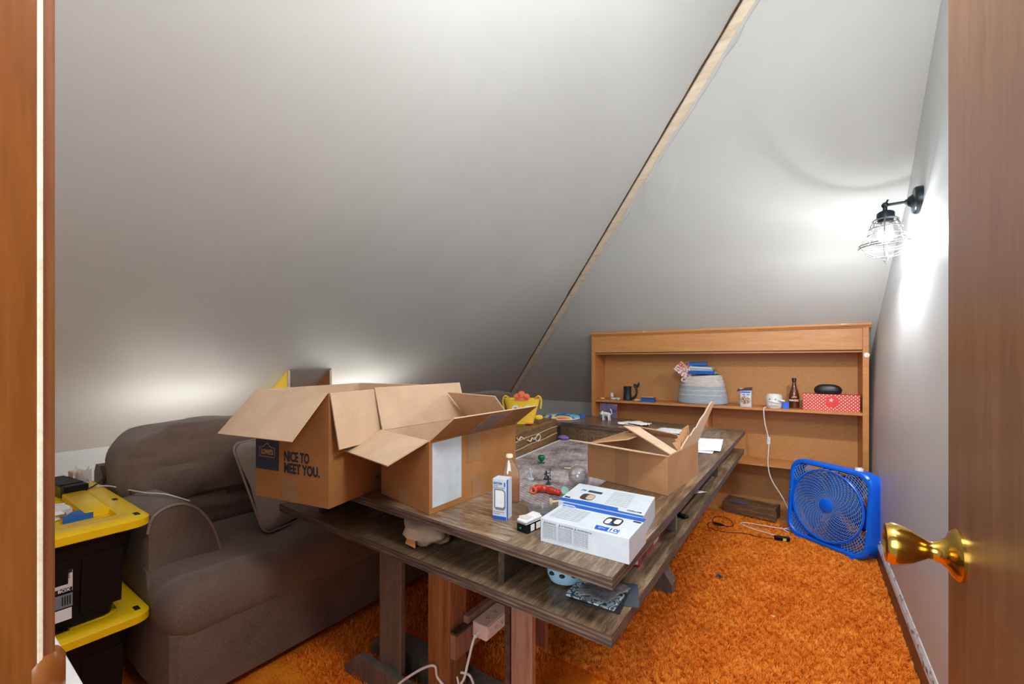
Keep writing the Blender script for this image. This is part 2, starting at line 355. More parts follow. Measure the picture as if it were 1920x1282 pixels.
def text(name, s, size, mat, parent, loc, rot, ext=0.0002, align='LEFT', off=0.0, sx=1.0, label=None):
    c = bpy.data.curves.new(name, 'FONT'); c.body = s; c.size = size; c.extrude = ext; c.align_x = align; c.align_y = 'CENTER'; c.offset = off
    c.resolution_u = 3
    key = (s, size, ext, align, off)
    if key not in FCACHE:
        tmp = bpy.data.objects.new('tmp_text', c); COL.objects.link(tmp)
        FCACHE[key] = bpy.data.meshes.new_from_object(tmp.evaluated_get(bpy.context.evaluated_depsgraph_get()))
        bpy.data.objects.remove(tmp)
    me = FCACHE[key].copy(); me.name = name; me.materials.clear(); me.materials.append(M[mat]); bpy.data.curves.remove(c)
    o = bpy.data.objects.new(name, me); COL.objects.link(o); o.parent = parent
    o.location = loc
    if isinstance(rot, Matrix): o.rotation_euler = rot.to_euler()
    else: o.rotation_euler = rot
    o.scale = (sx, 1, 1)
    if label: o['label'] = label
    return o
def frame(xa, ya):
    """rotation whose local x, y run along the given directions"""
    x = Vector(xa).normalized(); z = x.cross(Vector(ya)).normalized(); y = z.cross(x)
    return Matrix((x, y, z)).transposed()

# ------------------------------------------------------------------ room shell
def struct(o): o['kind'] = 'structure'; return o
XL, XR = -3.35, 0.364
SA, CA = 0.671, 2.971            # left slope:  z = CA + SA*x
SB = 0.8; ZB, YB = 1.483, 3.80    # back slope: z = ZB + SB*(YB-y)
zA = lambda x: CA+SA*x
zB = lambda y: ZB+SB*(YB-y)
ZK = zA(XL)                      # top of the knee wall on the left
YK = YB+(ZB-ZK)/SB
ZC = 2.86                        # flat ceiling
hip = lambda z: Vector(((z-CA)/SA, YB+(ZB-z)/SB, z))
b = MB(); b.box((XL-0.1, -0.1, -0.08), (XR+0.25, YK+0.1, -0.002)); struct(b.build('floor', 'carpet'))
# left slope and back slope are slabs with thickness
def slab(name, corners, up=(0, 0, 0.06), n=1, mat='plaster'):
    b = MB(); b.extrude(corners, up); return struct(b.build(name, mat))
xc = (ZC-CA)/SA; yc = YB+(ZB-ZC)/SB
slab('ceiling', [(xc-0.02, -0.1, ZC), (XR+0.3, -0.1, ZC), (XR+0.3, yc+0.02, ZC), (xc-0.02, yc+0.02, ZC)])
hk = hip(ZK); hc = hip(ZC)
slab('ceiling_slope_left', [(XL, -0.1, ZK), (xc, -0.1, ZC), tuple(hc), tuple(hk)], (-0.05, 0, 0.05))
slab('ceiling_slope_back', [tuple(hk), tuple(hc), (XR+0.3, yc, ZC), (XR+0.3, YK, ZK)], (0, 0.05, 0.05))
b = MB(); b.box((XL-0.06, -0.1, 0), (XL, YK+0.05, ZK+0.03)); struct(b.build('wall_left', 'plaster_wall'))
b = MB(); b.box((XL-0.06, YK, 0), (XR+0.3, YK+0.06, ZK+0.03)); struct(b.build('wall_back', 'plaster_wall'))
# the right wall leans out a little with height, and waves
def rwx(y, z):
    t = min(1, max(0, (z-0.15)/1.9)); base = XR + 0.012*t + 0.062*t**2.2
    return base + 0.004*noise.noise(Vector((0, y*1.3, z*1.1)))*(1 if z > 0.3 else 0)
b = MB(); ny, nz = 46, 34; G = []
for i in range(ny+1):
    y = -0.1+(YK+0.1)*i/ny; row = []
    for k in range(nz+1):
        z = (min(ZC+0.05, max(0.6, zB(y)+0.05)))*k/nz; row.append(b.v((rwx(y, z), y, z)))
    G.append(row)
for i in range(ny):
    for k in range(nz): b.f([G[i][k], G[i][k+1], G[i+1][k+1], G[i+1][k]])
o = struct(b.build('wall_right', 'plaster_wall', None, True)); so = o.modifiers.new('s', 'SOLIDIFY'); so.thickness = 0.05; so.offset = 1
# near wall with the doorway the picture is taken through
JX, DX = -0.602, 0.205
b = MB(); b.extrude([(XL-0.06, -0.03, 0), (JX-0.03, -0.03, 0), (JX-0.03, -0.03, zA(JX)), (XL-0.06, -0.03, ZK)], (0, 0.10, 0))
b.extrude([(JX-0.03, -0.03, 2.07), (0.24, -0.03, 2.07), (0.24, -0.03, ZC), (xc, -0.03, ZC), (JX-0.03, -0.03, zA(JX))], (0, 0.10, 0))
b.extrude([(0.24, -0.03, 0), (XR+0.05, -0.03, 0), (XR+0.12, -0.03, ZC), (0.24, -0.03, ZC)], (0, 0.10, 0))
struct(b.build('wall_front', 'plaster_wall'))
# door jamb at the left of the doorway
jb = MB(); jb.box((JX-0.03, -0.05, 0), (JX+0.014, 0.0768, 2.07), 0.002); o = struct(jb.build('trim_1', 'jamb_wood'))
o['label'] = 'orange varnished door jamb along the left edge of the picture'
jb = MB(); jb.box((JX+0.0, 0.0755, 0), (JX+0.0143, 0.0795, 2.07), 0.0008); p = jb.build('edge_highlight', 'batten_wood', o, label='pale bead along the jamb, painted as its edge highlight')  # pale wood colour stands in for the highlight on the jamb's edge
jb = MB(); jb.box((JX-0.10, 0.0705, 0.0), (JX+0.0125, 0.0876, 2.13), 0.002); o = struct(jb.build('trim_2', 'jamb_edge'))
jb = MB(); jb.lathe([(0.0, 0), (0.010, 0.002), (0.014, 0.010), (0.014, 0.040), (0.010, 0.048), (0.0, 0.05)], 16); p = jb.build('strike_plate', 'jamb_wood', o, True, loc=(JX+0.004, 0.082, 0.895), label='rounded orange end piece on the jamb')
jb = MB(); jb.box((JX-0.03, -0.03, 2.07), (0.24, 0.07, 2.11)); struct(jb.build('trim_3', 'jamb_wood'))
# white ledge under the jamb, bottom left corner
b = MB(); b.box((-0.76, 0.088, 0.87), (-0.56, 0.107, 0.90), 0.002)
tag(b.build('white_ledge', 'white_enamel'), 'white ledge beside the door jamb, bottom left corner', 'ledge')

# hip joint: batten with open cracks and torn plaster
hd = (hc-hk).normalized()
nA = Vector((SA, 0, -1)).normalized(); nB = Vector((0, -SB, -1)).normalized()
inn = (nA+nB).normalized()
sideA = (hd.cross(nA)).normalized(); sideB = (nB.cross(hd)).normalized()
# orient the in-plane directions away from the hip
if sideA.dot(Vector((0, -1, 0))) < 0: sideA = -sideA
if sideB.dot(Vector((1, 0, 0))) < 0: sideB = -sideB
L = (hc-hk).length
b = MB(); N = 60; la = []; lb = []
for i in range(N+1):
    t = i/N; p = hk+hd*(L*t)
    wB = 0.052 + 0.010*noise.noise(Vector((t*14, 0, 3)))
    la.append([tuple(p+inn*0.004-sideA*-0.004), tuple(p+inn*0.012+sideA*0.002), tuple(p+nB*0.010+sideB*wB), tuple(p+nB*0.001+sideB*wB)])
b.loft(la); o = struct(b.build('trim_4', 'batten_wood')); o['label'] = 'bare tan batten in the open joint between the two slopes'
b = MB(); la = []
for i in range(N+1):
    t = i/N; p = hk+hd*(L*t); wA = 0.015 + 0.012*abs(noise.noise(Vector((t*18, 5, 3))))
    la.append([tuple(p+nA*0.003+sideA*0.001), tuple(p+nA*0.0035+sideA*wA), tuple(p+nA*0.0+sideA*wA), tuple(p+nA*0.0)])
b.loft(la); q = b.build('crack', 'crack_dark', o, label='dark gap beside the batten')
b = MB(); la = []
for i in range(N*2+1):
    t = i/N/2; p = hk+hd*(L*t); w0 = 0.05+0.010*noise.noise(Vector((t*14, 0, 3))); w1 = w0+0.012+0.03*abs(noise.noise(Vector((t*30, 2, 9)))); h_ = 0.004+0.004*noise.noise(Vector((t*60, 7, 1)))
    la.append([tuple(p+sideB*(w0-0.004)+nB*0.001), tuple(p+sideB*(w0-0.002)+nB*(0.010+h_)), tuple(p+sideB*(w0+w1)*0.55+nB*(0.005+h_)), tuple(p+sideB*w1+nB*0.0005)])
b.loft(la); b.build('torn_plaster', 'plaster', o, True, label='ragged plaster edge along the batten')
# trowelled patch on the back slope, next to the batten
def onB(px_, pz): return Vector((px_, YB+(ZB-pz)/SB, pz))
b = MB(); c0 = onB(-0.775, 2.315); ux = Vector((1, 0, 0)); uy = Vector((0, -1, SB)).normalized(); loops = []
for rr, h_ in ((1.0, 0.0002), (0.9, 0.0022), (0.5, 0.0022), (0.1, 0.002)):
    lp = []
    for k in range(48):
        a = 2*PI*k/48; R_ = (1+0.14*noise.noise(Vector((math.cos(a)*2, math.sin(a)*2, 4))))*rr
        x = math.cos(a)*0.11*R_; y = math.sin(a)*0.22*R_; x += y*0.42
        lp.append(tuple(c0+ux*x+uy*y+nB*(h_+0.0012*noise.noise(Vector((x*60+y*20, y*8, 0)))*(rr < 0.95))))
    loops.append(lp)
b.loft(loops, False, True); b.build('plaster_patch', 'plaster', o, True, label='rough trowelled plaster patch beside the batten')

# baseboard on the right wall: brown board with a chipped painted top
b = MB(); b.box((XR-0.013, 0.07, 0), (XR+0.003, 3.80, 0.105)); o = struct(b.build('baseboard_right', 'base_wood'))
b = MB(); b.loft([[(XR-0.014, y, 0.105), (XR-0.011, y, 0.122), (XR-0.003, y, 0.140), (XR+0.006, y, 0.140), (XR+0.006, y, 0.105)] for y in (0.07, 3.80)])
b.build('moulding', 'chipped_paint', o, label='chipped white painted moulding on top of the board')

# ------------------------------------------------------------------ carpet pile
def carpet():
    rng = np.random.default_rng(3)
    n1, n2 = 250000, 30000
    y = np.concatenate([1.55+(3.86-1.55)*rng.random(n1)**1.15, 0.9+(3.6-0.9)*rng.random(n2)])
    x = np.concatenate([-0.95+(XR-0.012+0.95)*rng.random(n1), -1.75+0.9*rng.random(n2)])
    n = len(x)
    # clumps: a coarse field sets the lean, a finer one the height
    gx = np.sin(x*118+3*np.sin(y*39))+np.sin(y*151+2*np.sin(x*67))+0.8*np.sin(x*257+y*191+2*np.sin(y*23))
    gy = np.cos(y*111+3*np.sin(x*41))+np.cos(x*149+2*np.sin(y*65))+0.8*np.cos(x*219-y*261+2*np.sin(x*29))
    lx = 0.0062*gx + 0.004*rng.standard_normal(n); ly = 0.0062*gy + 0.004*rng.standard_normal(n)
    h = 0.014+0.004*rng.random(n)+0.0024*gx+0.0016*gy
    a = rng.random(n)*PI; wd = 0.0014+0.0012*rng.random(n); cx, sy = np.cos(a)*wd, np.sin(a)*wd
    V = np.zeros((n, 5, 3), np.float32)
    V[:, 0] = np.stack([x-cx, y-sy, 0*x], 1); V[:, 1] = np.stack([x+cx, y+sy, 0*x], 1)
    mx_, my_ = x+lx*0.35, y+ly*0.35
    V[:, 2] = np.stack([mx_+cx, my_+sy, h*0.65], 1); V[:, 3] = np.stack([mx_-cx, my_-sy, h*0.65], 1)
    V[:, 4] = np.stack([np.minimum(x+lx, XR-0.015), np.minimum(y+ly, 3.9), h], 1)
    me = bpy.data.meshes.new('carpet_pile'); me.vertices.add(n*5); me.vertices.foreach_set('co', V.ravel())
    base = np.arange(n)[:, None]*5
    lv = np.concatenate([base+np.array([0, 1, 2, 3]), base+np.array([3, 2, 4])], 1).ravel()
    me.loops.add(n*7); me.loops.foreach_set('vertex_index', lv.astype(np.int32))
    me.polygons.add(n*2); st = np.stack([np.arange(n)*7, np.arange(n)*7+4], 1).ravel()
    me.polygons.foreach_set('loop_start', st.astype(np.int32)); me.update(calc_edges=True)
    o = link('carpet_pile', me, 'carpet_fibre', smooth=True)
    tag(o, 'orange shag carpet pile covering the floor', 'carpet', kind='stuff')
m, nt, b = nodes('carpet_fibre', 0.9, 0, 0.15)
v = coords(nt); n = noise_tex(nt, v, 7.0, 8, 0.8); wn = nt.nodes.new('ShaderNodeTexWhiteNoise')
n2 = noise_tex(nt, v, 170, 3)
a = nt.nodes.new('ShaderNodeMath'); a.operation = 'MULTIPLY_ADD'; a.inputs[1].default_value = 0.4; nt.links.new(n2, a.inputs[0])
s = nt.nodes.new('ShaderNodeMath'); s.operation = 'MULTIPLY'; s.inputs[1].default_value = 0.6; nt.links.new(n, s.inputs[0]); nt.links.new(s.outputs[0], a.inputs[2])
r = ramp(nt, a.outputs[0], [(0.36, srgb((218, 112, 32))), (0.5, srgb((244, 146, 46))), (0.64, srgb((255, 178, 78)))])
nt.links.new(r.outputs[0], b.inputs['Base Color'])
carpet()

# ------------------------------------------------------------------ open door on the right
d = thing('door_1', 'brown veneer door standing open at the right edge', 'door', (0.166, 0.094, 0)); d['kind'] = 'structure'
del d['category']
b = MB(); b.box((0, 0, 0.01), (0.035, 0.760, 2.03), 0.003); b.build('door_leaf', 'door_veneer', d)
b = MB(); b.T = Matrix.Translation((0, 0.701, 0.965)) @ Matrix.Rotation(-PI/2, 4, 'Y')
b.lathe([(0.0, 0.0), (0.0335, 0.0), (0.0335, 0.003), (0.029, 0.008), (0.020, 0.012), (0.0145, 0.019), (0.0115, 0.026), (0.0115, 0.031), (0.015, 0.036), (0.023, 0.048), (0.0275, 0.060), (0.0285, 0.068), (0.0255, 0.0745), (0.017, 0.0755), (0.0155, 0.0735), (0.0, 0.0735)], 40)
b.build('doorknob', 'brass', d, True, label='shiny brass door knob with round rosette')

# ------------------------------------------------------------------ bookcase (local: x to the left, y into depth, z up)
bk = thing('bookcase', 'long orange-brown wooden bookcase under the back slope', 'bookcase', (0.352, 3.796, 0), PI+0.0354)
# local x runs left along the front, local y runs towards the camera -> depth is -y
W, D, HT = 2.011, 0.262, 1.483
def bkbox(name, a, c, mat='bookcase_wood', bev=0.0015, label=None):
    b = MB(); b.box(a, c, bev); return b.build(name, mat, bk, label=label)
bkbox('side_panel', (0, -D, 0), (0.030, -0.004, 1.30)); bkbox('side_panel', (W-0.030, -D, 0), (W, -0.004, 1.30))
bkbox('stile', (-0.0, -0.006, 0), (0.034, 0.012, 1.455), label='front stile beside the wall'); bkbox('stile', (W-0.028, -0.006, 0), (W, 0.012, 1.455))
bkbox('frieze_board', (0.034, -0.018, 1.300), (W-0.028, 0.004, 1.455))
b = MB(); b.loft([[(x, -0.05, 1.452), (x, 0.016, 1.452), (x, 0.018, 1.458), (x, 0.026, 1.463), (x, 0.030, 1.472), (x, 0.030, 1.483), (x, -0.05, 1.483)] for x in (-0.012, W+0.008)])
b.build('cornice', 'bookcase_wood', bk)
bkbox('top_panel', (0.03, -D+0.02, 1.282), (W-0.03, -0.02, 1.296))
bkbox('back_panel', (0.030, -D, 0.02), (W-0.030, -D+0.008, 1.285), 'bookcase_back')
bkbox('shelf', (0.030, -D+0.009, 0.843), (W-0.030, 0.0, 0.862))
bkbox('shelf', (0.030, -D+0.009, 0.417), (1.011, 0.0, 0.435)); bkbox('shelf', (1.033, -D+0.009, 0.417), (W-0.030, 0.0, 0.435))
bkbox('shelf', (0.030, -D+0.009, 0.012), (W-0.030, -0.004, 0.030), label='bottom board on the carpet')
bkbox('divider', (1.012, -D+0.009, 0.03), (1.032, -0.003, 0.843)); bkbox('divider', (1.012, -D+0.009, 0.863), (1.032, -D+0.012, 0.865))
b = MB(); b.lathe([(0.016, 0), (0.016, 0.0012), (0.012, 0.002)], 20); b.build('sticker', 'white_plastic', bk, loc=(0.012, 0.013, 1.262), rot=(-PI/2, 0, 0), label='round white sticker on the front stile')
for xx, ww in ((0.12, 0.022), (1.50, 0.02)):
    b = MB(); b.box((0, 0, 0), (ww*1.6, 0.001, 0.005)); b.build('paint_fleck', 'dust_white', bk, loc=(xx, 0.0302, 1.475))

# items on the shelf: bookcase local positions (left distance, depth) -> world
def BP(u, dep, z=0.862):
    a = 0.0354; return (0.352-u*math.cos(a)-dep*math.sin(a)*1.0, 3.796-u*math.sin(a)+dep*math.cos(a), z)

# basket of books
p = BP(1.075, 0.125); bas = thing('rope_basket', 'white and grey coiled rope basket full of books on the bookcase shelf', 'basket', p, 0.0)
prof = []; nr = 22
def brad(t):  # t 0..1 bottom to top
    return 0.205-0.012*(1-t)**3 - 0.055*t**1.2 if t > 0.06 else 0.175+0.3*t
loops = []; b = MB()
for i in range(nr*6+1):
    t = i/(nr*6); z = t*0.232; r_ = brad(t)+0.0055*abs(math.sin(t*nr*PI)); sq = 0.62
    loops.append([(r_*math.cos(2*PI*k/56)*(1+0.01*math.sin(3*2*PI*k/56)), sq*r_*math.sin(2*PI*k/56), z+0.012*math.cos(2*PI*k/56+0.4)*t*(1 if t > .8 else t)) for k in range(56)])
b.loft(loops, True, False)
me_o = b.build('body', ['rope_grey', 'rope_white'], bas, True)
for pl in me_o.data.polygons:
    z = pl.center.z; pl.material_index = 1 if z > 0.150 or (0.112 < z < 0.119) or (0.075 < z < 0.082) else 0
so = me_o.modifiers.new('s', 'SOLIDIFY'); so.thickness = 0.006; so.offset = -1
b = MB(); b.tube(spline([(-0.13, -0.055, 0.225), (-0.145, -0.085, 0.198), (-0.115, -0.095, 0.182), (-0.10, -0.088, 0.19)], 6), 0.007, 8)
b.tube(spline([(-0.12, -0.075, 0.207), (-0.10, -0.095, 0.194), (-0.125, -0.1, 0.187)], 5), 0.007, 8); b.build('knot', 'rope_white', bas, True)
def book(name, label, loc, rot, size, cover, group, cat='book', sheet='book_pages'):
    t = thing(name, label, cat, loc, rot=rot, group=group); x, y, z = size
    b = MB(); b.box((0, 0, 0), (x, y, 0.0025)); b.box((0, 0, z-0.0025), (x, y, z)); b.box((0, 0, 0.0025), (x, 0.0025, z-0.0025)); b.build('cover', cover, t)
    b = MB(); b.box((0.0027, 0.003, 0.0027), (x-0.004, y-0.003, z-0.0027)); b.build('page_block', sheet, t); return t
bx, by, bz = p
gb = 'books piled in the rope basket'
book('book', 'blue book lying topmost on the rope basket pile', (bx-0.095, by-0.055, bz+0.318), (0.05, -0.04, 0.12), (0.140, 0.11, 0.026), 'blue_block', gb)
book('book', 'white paperback just under the topmost blue book in the basket', (bx-0.085, by-0.05, bz+0.298), (0.04, 0.05, -0.05), (0.17, 0.12, 0.018), 'white_card', gb)
book('book', 'thin pale book third from the top of the basket pile', (bx-0.10, by-0.06, bz+0.280), (0.0, 0.02, 0.08), (0.19, 0.12, 0.014), 'sky_blue', gb)
book('book', 'broad bright blue book resting across the basket rim', (bx-0.105, by-0.066, bz+0.250), (0.0, 0.0, -0.05), (0.215, 0.125, 0.026), 'brand_blue', gb)
book('book', 'dark book with printed front at the bottom of the basket pile', (bx-0.07, by-0.070, bz+0.222), (0.03, 0.03, 0.1), (0.165, 0.12, 0.022), 'book_black', gb)
b = MB(); b.ball((0, 0, 0), (0.03, 0.03, 0.022)); tag(b.build('green_ball', 'green_plastic', None, True, loc=(bx+0.108, by-0.02, bz+0.236)), 'small green ball at the right rim of the rope basket', 'ball')
for k, (lx_, lab) in enumerate(((0.0, 'folded newspaper leaning out of the basket, nearer the front'), (0.022, 'folded leaflet leaning out of the basket behind the newspaper'))):
    b = MB(); W_ = [(0, 0), (0.045, 0.004), (0.09, -0.002)]
    b.loft([[(x, y+0.0, z) for x, y in W_]+[(x, y+0.0015, z) for x, y in W_[::-1]] for z in (0, 0.06, 0.12, 0.16-0.03*k)])
    o = b.build('folded_newspaper' if k == 0 else 'leaflet', 'newsprint', None, True, loc=(bx-0.10+lx_, by-0.06+0.03*k, bz+0.185), rot=(0.15, -0.82+0.1*k, 0.3)); tag(o, lab, 'paper')

# tankard with antler handle
p = BP(1.705, 0.10); t = thing('tankard', 'black tankard with an antler-shaped handle on the shelf', 'mug', p, 0.0)
b = MB(); b.lathe([(0.0, 0), (0.041, 0), (0.042, 0.004), (0.038, 0.010), (0.0365, 0.02), (0.0345, 0.06), (0.034, 0.105), (0.036, 0.112), (0.0385, 0.118), (0.0385, 0.126), (0.034, 0.127), (0.032, 0.118), (0.032, 0.012), (0.0, 0.010)], 28, False, False); b.build('body', 'tankard_black', t, True)
b = MB(); pts = spline([(0.033, 0, 0.018), (0.055, 0, 0.022), (0.078, 0, 0.045), (0.086, 0, 0.080), (0.080, 0, 0.115), (0.066, 0, 0.136)], 5)
b.tube(pts, 0.01, 8, radii=[0.013-0.004*math.sin(PI*i/(len(pts)-1)) for i in range(len(pts))])
b.extrude([(0.060, -0.006, 0.150), (0.058, -0.006, 0.122), (0.085, -0.006, 0.112), (0.104, -0.006, 0.125), (0.112, -0.006, 0.150), (0.103, -0.006, 0.170), (0.098, -0.006, 0.150), (0.082, -0.006, 0.142), (0.072, -0.006, 0.152)], (0, 0.012, 0))
b.build('handle', 'tankard_black', t, True)
b = MB(); b.ball((0, 0, 0.003), (0.018, 0.014, 0.004)); 
# pill bottle
p = BP(1.862, 0.13); t = thing('pill_bottle', 'small white pill bottle at the left end of the shelf', 'bottle', p)
b = MB(); b.lathe([(0, 0), (0.014, 0), (0.015, 0.003), (0.015, 0.036), (0.011, 0.042), (0, 0.042)], 20, False, False); b.build('body', 'white_plastic', t, True)
b = MB(); b.lathe([(0, 0.041), (0.0135, 0.041), (0.0135, 0.056), (0.012, 0.058), (0, 0.058)], 20, False, False); b.build('cap', 'white_enamel', t, True)
b = MB(); b.lathe([(0.0153, 0.010), (0.0153, 0.028)], 20, False, False); b.build('label_band', 'mini_pink', t, True)
# yellow lump and crumbs of clear plastic
def blob(name, label, cat, loc, size, mat, seed=0, parent=None, amp=0.3, kind=None):
    b = MB(); loops = []
    for i in range(9):
        a = -PI/2+PI*i/8; lp = []
        for k in range(16):
            q = 2*PI*k/16; p_ = Vector((max(0.05, math.cos(a))*math.cos(q), max(0.05, math.cos(a))*math.sin(q), math.sin(a)))
            s_ = 1+amp*noise.noise(p_*1.7+Vector((seed*3.1, seed, 0))); lp.append((p_.x*s_*size[0]/2, p_.y*s_*size[1]/2, size[2]/2+p_.z*size[2]/2*min(1.15, s_)))
        loops.append(lp)
    b.loft(loops); o = b.build(name, mat, parent, True, loc=loc)
    if not parent: tag(o, label, cat)
    return o
blob('wax_lump', 'pale yellow lump of wax at the far left of the shelf', 'wax', BP(1.925, 0.045), (0.05, 0.03, 0.02), 'yellow_blob', 1)
for k, (u, dd, lab) in enumerate(((1.82, 0.05, 'crumpled clear wrapper beside the pill bottle'), (1.785, 0.07, 'crumpled clear wrapper left of the black tankard'))):
    blob('plastic_wrapper', lab, 'wrapper', BP(u, dd), (0.05, 0.035, 0.022), 'white_card', 3+k, amp=0.9)
blob('plastic_wrapper', 'pale crumpled wrapper between tankard and blue box', 'wrapper', BP(1.605, 0.06), (0.065, 0.03, 0.018), 'rope_white', 9, amp=0.8)
# blue flat box with clear lid
p = BP(1.50, 0.01); t = thing('flat_box', 'blue flat box with a clear lid left of the basket', 'box', p, 0.04)
b = MB(); b.box((-0.055, 0, 0), (0.055, 0.075, 0.028), 0.003); b.build('tray', 'brand_blue', t)
b = MB(); b.box((-0.058, 0.004, 0.029), (0.052, 0.08, 0.040), 0.003); b.build('lid', 'case_slate', t)
b = MB(); b.box((-0.059, 0.003, 0.0405), (0.050, 0.079, 0.0425)); b.build('rim', 'white_card', t)
# snack bag
p = BP(0.745, 0.055); t = thing('snack_bag', 'white snack bag with a nut picture and folded dark top', 'snack', p, -0.04)
b = MB(); loops = []
for z, hw, hd_ in ((0, 0.040, 0.020), (0.01, 0.042, 0.024), (0.06, 0.041, 0.022), (0.115, 0.041, 0.014), (0.142, 0.044, 0.004)):
    loops.append([(hw*math.copysign(abs(math.cos(a))**0.5, math.cos(a)), hd_*math.copysign(abs(math.sin(a))**0.7, math.sin(a)), z) for a in [2*PI*k/24 for k in range(24)]])
b.loft(loops); b.build('pouch', 'white_card', t, True)
b = MB(); pts = [(-0.062, 0.118), (-0.052, 0.140), (-0.030, 0.136), (0.0, 0.150), (0.046, 0.155), (0.044, 0.130), (-0.040, 0.126), (-0.048, 0.118)]
b.extrude([(x, -0.016, z) for x, z in pts], (0, 0.018, 0)); b.build('folded_top', 'snack_brown', t)
b = MB(); b.extrude([(0.034*math.cos(a)*1.0, -0.0245, 0.052+0.032*math.sin(a)) for a in [2*PI*k/20 for k in range(20)]], (0, 0.004, 0)); b.build('nut_print', 'nuts_print', t)
b = MB(); b.box((-0.03, -0.0205, 0.112), (0.034, -0.012, 0.119)); b.box((-0.018, -0.0215, 0.092), (-0.004, -0.014, 0.098)); b.box((0.010, -0.0215, 0.094), (0.028, -0.014, 0.099)); b.build('print_line', 'brand_blue', t)
# wax warmer: white face pot
p = BP(0.555, 0.06); t = thing('face_pot', 'white ceramic pot with a moulded face and a cord', 'pot', p, 0.0)
b = MB(); b.lathe([(0, 0), (0.044, 0), (0.050, 0.006), (0.055, 0.035), (0.057, 0.065), (0.054, 0.090), (0.047, 0.103), (0.042, 0.106), (0.039, 0.103), (0.039, 0.09), (0, 0.088)], 32, False, False); b.build('body', 'white_enamel', t, True)
b = MB(); b.tube(spline([(-0.030, -0.045, 0.058), (-0.010, -0.0565, 0.052), (0.018, -0.058, 0.046), (0.040, -0.043, 0.048)], 6), 0.0045, 8)
b.tube(spline([(0.030, -0.046, 0.066), (0.055, -0.052, 0.062), (0.070, -0.045, 0.058)], 5), 0.007, 8, radii=None); b.build('nose', 'white_enamel', t, True)
for sx_ in (-0.027, 0.012):
    b = MB(); b.ball((sx_, -0.0545 if sx_ > 0 else -0.049, 0.070), 0.0042, 10, 6); b.build('eye', 'print_black', t, True)
for k in range(3):
    b = MB(); b.tube(spline([(-0.03+0.02*k, -0.05, 0.030), (-0.02+0.02*k, -0.056, 0.022), (-0.008+0.02*k, -0.055, 0.032)], 5), 0.0025, 6); b.build('crease', 'white_enamel', t, True)
o = None
b = MB(); b.box((-0.012, -0.02, 0), (0.030, 0.02, 0.048), 0.003); tag(b.build('blue_packet', 'blue_plastic', None, loc=BP(0.487, 0.062)), 'small blue packet tucked between the face pot and the bottle', 'packet')
# beer bottle
p = BP(0.425, 0.135); t = thing('beer_bottle', 'brown glass beer bottle on the shelf', 'bottle', p)
b = MB(); b.lathe([(0, 0), (0.031, 0), (0.034, 0.004), (0.034, 0.085), (0.032, 0.105), (0.024, 0.135), (0.0155, 0.165), (0.0125, 0.19), (0.0125, 0.212), (0.014, 0.214), (0.014, 0.222), (0.0, 0.222)], 32, False, False); b.build('glass_body', 'beer_glass', t, True)
b = MB(); b.lathe([(0, 0.206), (0.0148, 0.206), (0.0148, 0.226), (0.013, 0.229), (0, 0.229)], 24, False, False); b.build('cap', 'matte_black', t, True)
b = MB(); b.extrude([(-0.018, -0.0345, 0.082), (0.0, -0.0355, 0.094), (0.020, -0.034, 0.088), (0.014, -0.0350, 0.080), (0.0, -0.0358, 0.084), (-0.012, -0.0352, 0.078)], (0, 0.0015, 0)); b.build('emblem', 'orange_print', t, label='orange emblem above the white lettering')
text('lettering', 'MAGIC', 0.019, 'white_plastic', t, (0, -0.0356, 0.060), (PI/2, 0, 0), 0.0004, 'CENTER', 0.0006)
# red polka box and glasses case
p = BP(0.205, 0.085); t = thing('polka_box', 'red gift box with white polka dots and round seal', 'box', p, -0.035)
b = MB(); b.box((-0.165, -0.045, 0), (0.165, 0.06, 0.118), 0.002); b.build('body', 'polka', t)
b = MB(); b.T = Matrix.Translation((0.01, -0.0452, 0.066)) @ Matrix.Rotation(PI/2, 4, 'X'); b.lathe([(0.040, -0.0003), (0.040, 0.0012)], 30); b.build('seal', 'red_bright', t)
b = MB()
for k in range(5):
    b.T = Matrix.Translation((0.004, -0.0468, 0.078)) @ Matrix.Rotation(2*PI*k/5+0.2, 4, 'Y'); b.extrude([(-0.0035, 0, 0), (0.0035, 0, 0), (0.0022, 0, 0.012), (0, 0, 0.015), (-0.0022, 0, 0.012)], (0, 0.0008, 0))
b.build('flower_emblem', 'white_plastic', t)
p2 = (p[0]-0.015, p[1]+0.012, p[2]+0.118); t = thing('glasses_case', 'black oval glasses case lying on the polka dot box', 'case', p2, -0.035)
def half(z0, z1, nm):
    b = MB(); loops = []
    for i in range(9):
        a = PI/2*i/8; r_ = math.cos(a) if z1 > z0 else 1; zz = z0+(z1-z0)*math.sin(a); loops.append([(max(0.03, r_**0.7)*0.084*math.copysign(abs(math.cos(q))**0.8, math.cos(q)), max(0.03, r_**0.7)*0.034*math.sin(q), zz) for q in [2*PI*k/36 for k in range(36)]])
    b.loft(loops); b.build(nm, 'matte_black', t, True)
half(0.026, 0.072, 'lid'); b = MB(); b.loft([[(s_*0.084*math.copysign(abs(math.cos(q))**0.8, math.cos(q)), s_*0.034*math.sin(q), z) for q in [2*PI*k/36 for k in range(36)]] for s_, z in ((0.75, 0), (0.93, 0.008), (0.99, 0.025))]); b.build('base', 'matte_black', t, True)

